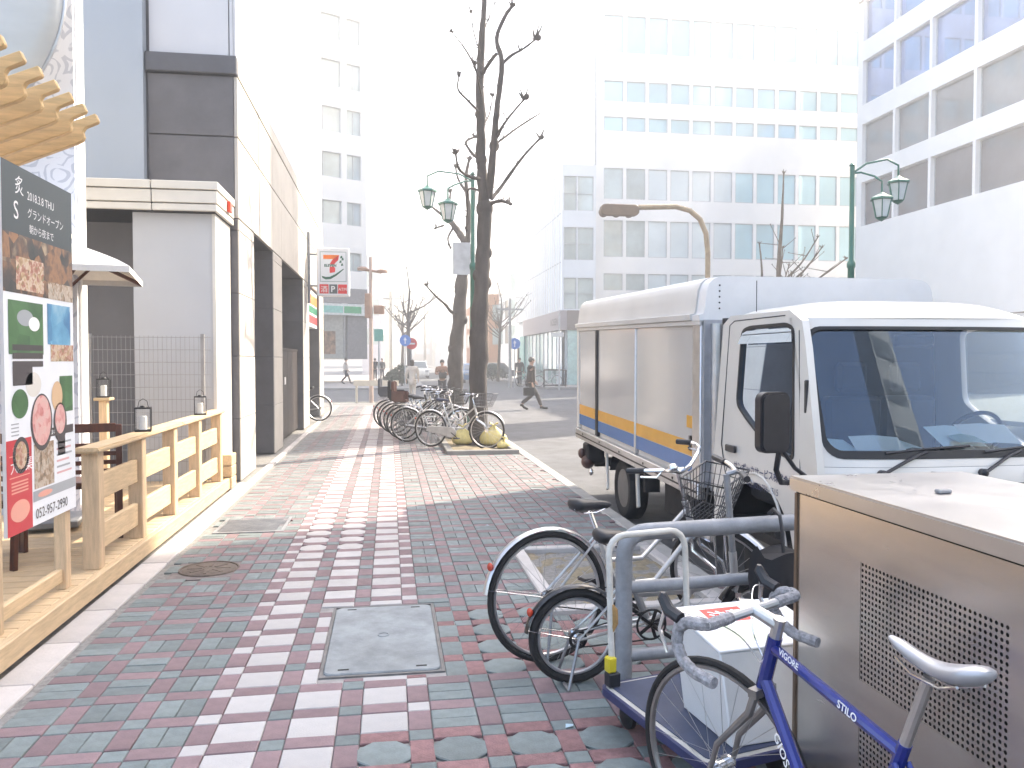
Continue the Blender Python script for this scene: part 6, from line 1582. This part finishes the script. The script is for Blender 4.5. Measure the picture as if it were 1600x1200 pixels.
def person(label, loc, rz, top, legs, shoe, hair=HAIR, walk=1.0, coat_len=.0, shirt=None, bag=None, arms=None, h=1.0, long_hair=False, skirt=None, collar=True):
    """facing local +x"""
    t = thing('person', label, 'person', loc, rz); t.scale = (h, h, h)
    w = walk
    k1, a1, t1 = Vector((.20*w+.02,.085,.50)), Vector((.36*w,.085,.09+.0*w)), Vector((.50*w if w > .5 else .16,.09,.045))
    k2, a2, t2 = Vector((.03*w,-.085,.49)), Vector((-.30*w,-.085,.09+.09*w)), Vector((-.18*w if w > .5 else .14,-.09,.035))
    a1.x, a2.x = (.36*w, -.30*w); t1.x = a1.x+.15; t2.x = a2.x+.14
    hip, ch, nk = Vector((0,0,.93)), Vector((.015,0,1.25)), Vector((.02,0,1.455)); hd = Vector((.045,0,1.60))
    am = arms or {}
    e1, w1 = am.get('l', ((-.10*w,.245,1.13),(-.02*w,.25,.88))); e2, w2 = am.get('r', ((.03*w,-.245,1.13),(.18*w,-.245,.90)))
    e1, w1, e2, w2 = map(Vector, (e1, w1, e2, w2))
    ex = MB()
    for wr_, s in ((w1,1),(w2,-1)):     # five fingers rooted in the palm
        dn = (wr_-(e1 if s > 0 else e2)).normalized(); pc = wr_+dn*.06
        ex.ball(pc, (.032,.018,.045), 8, 6)
        for f in range(4):
            o = Vector((-.024+.016*f,0,0)); L_ = (.05,.058,.055,.042)[f]; p0 = pc+dn*.035+o; ex.tube([p0, p0+dn*L_*.55+Vector((.004,-s*.006,0)), p0+dn*L_+Vector((.012,-s*.018,0))], [.0075,.007,.005], 6)
        p0 = pc+Vector((.028,0,.01)); ex.tube([p0, p0+dn*.025+Vector((.014,0,0)), p0+dn*.05+Vector((.018,-s*.008,0))], [.009,.008,.006], 6)
    ex.ball(hd+Vector((.095,0,-.005)), (.018,.013,.02), 8, 6); ex.ball(hd+Vector((.0,.082,-.01)), (.02,.01,.03), 8, 6); ex.ball(hd+Vector((.0,-.082,-.01)), (.02,.01,.03), 8, 6)
    N = {'hip': (hip,(.11,.08)), 'wst': ((0,0,1.06),(.10,.075)), 'ch': (ch,(.11,.08)), 'sh': ((.01,0,1.39),(.08,.055)), 'nk': (nk,.052), 'jaw': ((.035,0,1.535),(.068,.075)), 'hd': (hd,(.082,.098)), 'cr': ((.03,0,1.685),(.065,.08)),
         's1': ((0,.15,1.37),.035), 'e1': (e1,.032), 'w1': (w1,.028), 's2': ((0,-.15,1.37),.035), 'e2': (e2,.032), 'w2': (w2,.028),
         'h1': ((0,.085,.87),.06), 'k1': (k1,.045), 'a1': (a1,.038), 'h2': ((0,-.085,.87),.06), 'k2': (k2,.045), 'a2': (a2,.038), 'm1': (w1+(w1-e1).normalized()*.05,(.03,.018)), 'm2': (w2+(w2-e2).normalized()*.05,(.03,.018))}
    E = [('hip','wst'),('wst','ch'),('ch','sh'),('sh','nk'),('nk','jaw'),('jaw','hd'),('hd','cr'),('sh','s1'),('s1','e1'),('e1','w1'),('w1','m1'),('sh','s2'),('s2','e2'),('e2','w2'),('w2','m2'),('hip','h1'),('h1','k1'),('k1','a1'),('hip','h2'),('h2','k2'),('k2','a2')]
    body = skinned('body', N, E, SKIN, t, 2, ex)
    b_ = MB()
    for s in (-1,1): b_.ball(hd+Vector((.088,s*.034,.012)), (.008,.012,.007), 8, 6)
    b_.build('eyes', HAIR, body); b_ = MB(); b_.ball(hd+Vector((.09,0,-.055)), (.008,.025,.006), 8, 6); b_.build('mouth', mk('lips', (.38,.15,.12), .5), body)
    # trousers
    cz = .93-coat_len
    N = {'hip': ((0,0,.95),(.165,.125)), 'h1': ((0,.088,.86),.10), 'k1': (k1,.075), 'a1': (a1+Vector((0,0,.03)),.062), 'h2': ((0,-.088,.86),.10), 'k2': (k2,.075), 'a2': (a2+Vector((0,0,.03)),.062)}
    skinned('trousers', N, [('hip','h1'),('h1','k1'),('k1','a1'),('hip','h2'),('h2','k2'),('k2','a2')], legs, t)
    # jacket or coat
    N = {'wst': ((0,0,1.08),(.168,.13)), 'hem': ((0,0,.90),(.182,.145)), 'ch': (ch,(.185,.135)), 'sh': ((.005,0,1.395),(.15,.10)), 'nk': ((.015,0,1.45),.066), 's1': ((0,.18,1.385),.09), 'e1': (e1,.064), 'w1': (w1+(e1-w1)*.06,.046), 's2': ((0,-.18,1.385),.09), 'e2': (e2,.064), 'w2': (w2+(e2-w2)*.06,.046)}
    E = [('wst','hem'),('wst','ch'),('ch','sh'),('sh','nk'),('sh','s1'),('s1','e1'),('e1','w1'),('sh','s2'),('s2','e2'),('e2','w2')]
    if coat_len: N['skirt'] = ((-.01,0,.90-coat_len),(.20,.17)); E.append(('hem','skirt'))
    jk = skinned('jacket', N, E, top, t)
    if shirt:
        b_ = MB(); vs = []; fs = []
        for i in range(9):
            f = i/8; z = .98+.45*f; hw = .085*(1-f)+.035*f+.02*math.sin(f*3.1)
            for s in (-1,-.4,.4,1): vs.append((.152-.03*max(0,f-.7)*3+.012*math.sin(f*3)-.02*s*s, s*hw, z))
        for i in range(8):
            for k in range(3): a = i*4+k; fs.append((a, a+1, a+5, a+4))
        b_.add(vs, fs); b_.build('shirt_front', shirt, jk)
        b_ = MB(); b_.add([(.165,-.022,1.40),(.165,.022,1.40),(.172,.03,1.12),(.174,0,1.08),(.172,-.03,1.12)], [(0,1,2,3,4)]); b_.build('tie', mk('tie_dark', (.05,.05,.09), .5), jk)
    for (a, tt) in ((a1,t1),(a2,t2)):
        b_ = MB(); d = (tt-a); b_.tube([a+Vector((-.05,0,-.02)), a+Vector((.02,0,-.02)), a.lerp(tt,.6)+Vector((0,0,-.01)), tt+Vector((.04,0,.005)), tt+Vector((.075,0,.0))], [.042,.05,.047,.042,.02], 10, flat=.9); b_.build('shoe', shoe, t, ang=70)
    b_ = MB(); b_.ball(hd+Vector((-.022,0,.035)), (.105,.092,.098), 16, 10)
    if long_hair: b_.ball(hd+Vector((-.055,0,-.06)), (.07,.085,.15), 14, 8)
    b_.build('hair', hair, body, ang=80)
    return t
SUIT = mk('suit_brown', (.055,.042,.042), .8, var=.15, scale=12); TRS = mk('trousers_grey', (.085,.075,.072), .85, var=.12); SHOE = mk('shoe_black', (.015,.013,.012), .35)
BEI = mk('coat_beige', (.60,.53,.46), .85, var=.06); DRK = mk('coat_dark', (.03,.03,.035), .85); DNM = mk('trousers_dark', (.035,.035,.05), .85); RST = mk('coat_rust', (.30,.17,.12), .85, var=.08)
ml = at(829,635,27.0); 
mn = person('man in dark suit with briefcase striding across the junction', (ml.x,27.0,-.118), R(2), SUIT, TRS, SHOE, HAIRG, walk=1.05, shirt=mk('shirt_white', (.75,.75,.75), .7), arms={'r': ((-.06,-.25,1.14),(.0,-.25,.87)), 'l': ((.06,.25,1.14),(.20,.25,.93))}, h=1.05)
bc = thing('briefcase', 'black briefcase carried by the man in the dark suit', 'bag', (ml.x-.10, 26.72, .36), R(2))
b_ = MB(); b_.box(-.20,-.05,.02,.20,.05,.30); b_.build('case', BPLAST, bc, bevel=.02); b_ = MB(); b_.tube([(-.07,0,.30),(-.06,0,.36),(.06,0,.36),(.07,0,.30)], .010, 6); b_.build('handle', BPLAST, bc)
p = at(644,600,33.5); person('person in a beige coat walking away beyond the bicycles', (p.x,33.5,-.12), R(80), BEI, BEI, SHOE, walk=.5, coat_len=.30, long_hair=True)
p = at(691,600,33); person('person in a rust jacket holding a dark bag across the chest', (p.x,33,-.12), R(-95), RST, DNM, SHOE, walk=.4, arms={'l': ((.06,.26,1.14),(.24,.06,1.10)), 'r': ((.06,-.26,1.14),(.24,-.06,1.16))})
hb_ = thing('handbag', 'dark bag held by the person in the rust jacket', 'bag', (p.x, 32.68, .84)); b_ = MB(); b_.box(-.16,-.05,.0,.16,.05,.24); b_.build('body', DRK, hb_, bevel=.03); b_ = MB(); b_.tube([(-.1,0,.24),(-.06,0,.34),(.06,0,.34),(.1,0,.24)], .01, 6); b_.build('strap', DRK, hb_)
p = at(540,590,54); person('person in a beige coat walking past the far shop', (p.x,p.y,-.0), R(10), BEI, DNM, SHOE, walk=.9, coat_len=.25)
p = at(597,590,64); person('person in black standing on the far left pavement', (p.x,p.y,0), R(-60), DRK, DNM, SHOE, walk=.15)
p = at(586,590,62); person('person in dark clothes half hidden by the signal pole', (p.x,p.y,0), R(90), DRK, DNM, SHOE, walk=.2)
p = at(812,590,47.5); person('person in black near the doorway by the teal column', (p.x,p.y,0), R(-120), DRK, DNM, SHOE, walk=.15)

# ================================================================== vehicles, signs and planting far down the street
def car(label, x, y, rz, col, group='vehicles far down the street', h=1.45, L_=4.2, W=1.68):
    t = thing('parked_car', label, 'car', (x, y, -.12), rz, group)
    pr_ = [(-L_/2,.35),(-L_/2+.05,.75),(-L_/2+.5,.88),(L_/2-.9,.92),(L_/2-.1,.80),(L_/2,.45),(L_/2-.05,.25),(-L_/2+.1,.25)]
    b_ = MB(); b_.prism(pr_, tr(0,W/2,0) @ rotx(math.pi/2), W); bo_ = b_.build('body', col, t, bevel=.05, seg=2)
    b_ = MB(); z = .885; q = [(-L_/2+.55,L_/2-1.05,W/2-.06,z),(-L_/2+1.05,L_/2-1.85,W/2-.2,h)]
    vs = []
    for x0, x1, w, zz in q: vs += [(x0,-w,zz),(x1,-w,zz),(x1,w,zz),(x0,w,zz)]
    b_.add(vs, [(0,1,5,4),(1,2,6,5),(2,3,7,6),(3,0,4,7),(4,5,6,7)]); b_.build('cabin', col, t, bevel=.04)
    for s in (-1,1):
        b_ = MB(); f = lambda x, z: (x, s*(W/2-.06-(z-.885)/(h-.885)*.14+.006), z); b_.add([f(-L_/2+.85,.95),f(L_/2-1.35,.95),f(L_/2-1.95,h-.08),f(-L_/2+1.15,h-.08)], [(0,1,2,3)]); b_.build('side_window', GLASS, t)
    for s, (xa, xb) in ((1,(L_/2-1.13,L_/2-1.77)),(-1,(-L_/2+.62,-L_/2+.98))):
        b_ = MB(); b_.add([(xa+s*.012,-W/2+.16,.97),(xa+s*.012,W/2-.16,.97),(xb+s*.012,W/2-.26,h-.07),(xb+s*.012,-W/2+.26,h-.07)], [(0,1,2,3)]); b_.build('windscreen', GLASS, t)
    for sx_ in (-1,1):
        for s in (-1,1):
            b_ = MB(); b_.cyl((sx_*L_*.31,s*(W/2-.18),.3),(sx_*L_*.31,s*(W/2+.01),.3),.3,n=20); w_ = b_.build('wheel', TYRE, t); b_ = MB(); b_.cyl((sx_*L_*.31,s*(W/2-.1),.3),(sx_*L_*.31,s*(W/2+.014),.3),.18,n=14); b_.build('rim', ALU, w_)
        b_ = MB(); b_.box(L_/2-.06,sx_*.62-.14,.62,L_/2+.005,sx_*.62+.14,.74); b_.build('headlight', CHROME, t); b_ = MB(); b_.box(-L_/2-.005,sx_*.65-.1,.62,-L_/2+.05,sx_*.65+.1,.76); b_.build('tail_light', mk('lamp_red2', (.4,.02,.02), .3), t)
p = at(655,580,75); car('white car with blue windows far down the street', p.x, 75, R(-90), mk('car_white', (.72,.74,.76), .25, coat=.5), h=1.6)
p = at(738,580,60); car('blue car far behind the two pollarded trees', p.x, 60, R(-90), mk('car_blue', (.16,.26,.42), .25, coat=.5))
p = at(768,580,70); car('grey car in front of the brown brick block', p.x, 70, R(180), mk('car_grey', (.2,.2,.21), .25, coat=.5))
def road_sign(label, px, py, Y, kind, r=.3, group='round traffic signs'):
    p = at(px, py, Y); t = thing('traffic_sign', label, 'traffic sign', (p.x, Y, 0), 0, group)
    b_ = MB(); b_.cyl((p.x,Y,-.05),(p.x,Y,p.z+.35),.035); b_.build('pole', mk('sign_pole', (.55,.55,.55), .4, .3), t, world=True)
    b_ = MB(); b_.cyl((p.x,Y-.04,p.z),(p.x,Y-.06,p.z),r,n=28); d = b_.build('disc', flat('sign_blue', (.05,.20,.60), .4) if kind == 'blue' else flat('sign_stop_red', (.62,.03,.04), .4), t, world=True)
    b_ = MB(); (b_.box(p.x-.2,Y-.066,p.z-.05,p.x+.2,Y-.0605,p.z+.05) if kind != 'blue' else b_.prism([(-.03,-.2),(.03,-.2),(.03,.02),(.1,.02),(0,.2),(-.1,.02),(-.03,.02)], tr(p.x,Y-.0605,p.z) @ rotx(math.pi/2), .005)); b_.build('symbol', WT, d, world=True)
road_sign('round blue arrow sign beside the no entry sign', 633,532,48,'blue',.34); road_sign('round red no entry sign down the left pavement', 643,537,48.2,'red',.34); road_sign('round blue arrow sign near the teal column', 804,537,47,'blue',.34)
p = at(874,523,44); t = thing('street_name_sign', 'small white street name plate on a pole by the glass shop', 'sign', (p.x,44,0)); b_ = MB(); b_.box(p.x-.5,43.95,p.z-.12,p.x+.25,43.98,p.z+.12); b_.build('plate', OFFW, t, world=True); b_ = MB(); b_.cyl((p.x,44,-.12),(p.x,44,p.z+1.2),.05); b_.build('pole', mk('sign_pole', (.55,.55,.55)), t, world=True)
def utility_pole(label, px, Y, h, r=.16):
    p = at(px,560,Y); t = thing('utility_pole', label, 'pole', (p.x,Y,-.05), 0, 'poles along the street'); b_ = MB(); b_.cyl((p.x,Y,-.05),(p.x,Y,h),r,r*.7,12); b_.build('shaft', CONC, t, world=True); b_ = MB(); b_.box(p.x-.8,Y-.05,h-.7,p.x+.8,Y+.05,h-.6); b_.build('cross_arm', STEEL, t, world=True)
utility_pole('pale pole far behind the person in black', 611, 70, 7.5); utility_pole('slim dark pole far down the right of the street', 664, 110, 10, .2); utility_pole('pale post on the far pavement near the teal column', 797, 46.5, 5.2, .1)
LEAF = mk('leaf_dark', (.045,.075,.04), .7, var=.35, scale=3)
def shrub(label, px, Y, w, h, seed):
    rnd = random.Random(seed); p = at(px,590,Y); t = thing('shrub', label, 'shrub', (p.x,Y,0), 0, 'shrubs on the far pavement'); b_ = MB()
    for _ in range(700):
        a, f, r = rnd.uniform(0,6.28), rnd.random(), math.sqrt(rnd.random()); c = Vector((math.cos(a)*r*w*(1-.5*f*f),math.sin(a)*r*w*.7,.15+h*f*(1-.35*r))); u = Vector((rnd.uniform(-1,1),rnd.uniform(-1,1),rnd.uniform(-1,1))).normalized()*.09; v = u.orthogonal().normalized()*.045
        b_.add([c-u,c+v,c+u,c-v], [(0,1,2,3)])
    b_.build('foliage', LEAF, t, smooth=False); b_ = MB()
    for k in range(6): b_.tube([(rnd.uniform(-.1,.1),0,-.05),(rnd.uniform(-.3,.3)*w,rnd.uniform(-.2,.2),h*.6)], .015, 5)
    b_.build('stems', BARK, t)
shrub('dark shrub on the far left pavement beside the person in beige', 628, 49, .9, 1.35, 1); shrub('low dark shrub behind the far left guard rail', 616, 50, .8, 1.0, 2); shrub('dark shrub far behind the trunk of the tall tree', 768, 62, 1.4, 1.3, 3)
# small litter on the tiles
for i, (x, y) in enumerate(((.75,3.35),(.62,4.6),(.95,7.6),(.38,6.9),(2.05,12.9))):
    b_ = MB(); b_.add([(0,0,.002),(.035,.004,.006),(.04,.03,.002),(.006,.028,.007)], [(0,1,2,3)]); o = b_.build('paper_scrap', mk('scrap_blue', (.45,.60,.68), .8) if i != 4 else OFFW); o.location = (x,y,.0015); o.rotation_euler = (0,0,i)
    tag(o, ['pale blue paper scrap near the blue trolley','pale blue paper scrap in line with the access plate','pale blue paper scrap on the shaded far tiles','pale blue paper scrap right of the white tile band','white paper scrap beside the raised tree pit'][i], 'litter', 'paper scraps on the tiles')
bpy.context.view_layer.update()
# ================================================================== hazy bright air
hz = MB(); hz.box(-75,-60,-1.2,95,330,75)
hm = bpy.data.materials.new('haze'); hm.use_nodes = True; nt = hm.node_tree; nt.nodes.remove(nt.nodes['Principled BSDF'])
pv = nt.nodes.new('ShaderNodeVolumePrincipled'); pv.inputs['Color'].default_value = (.97,.98,1,1); pv.inputs['Density'].default_value = .0062; pv.inputs['Anisotropy'].default_value = .35
nt.links.new(pv.outputs[0], nt.nodes['Material Output'].inputs['Volume'])
tag(hz.build('haze', hm, smooth=False), kind='stuff')
S.cycles.volume_bounces = 0
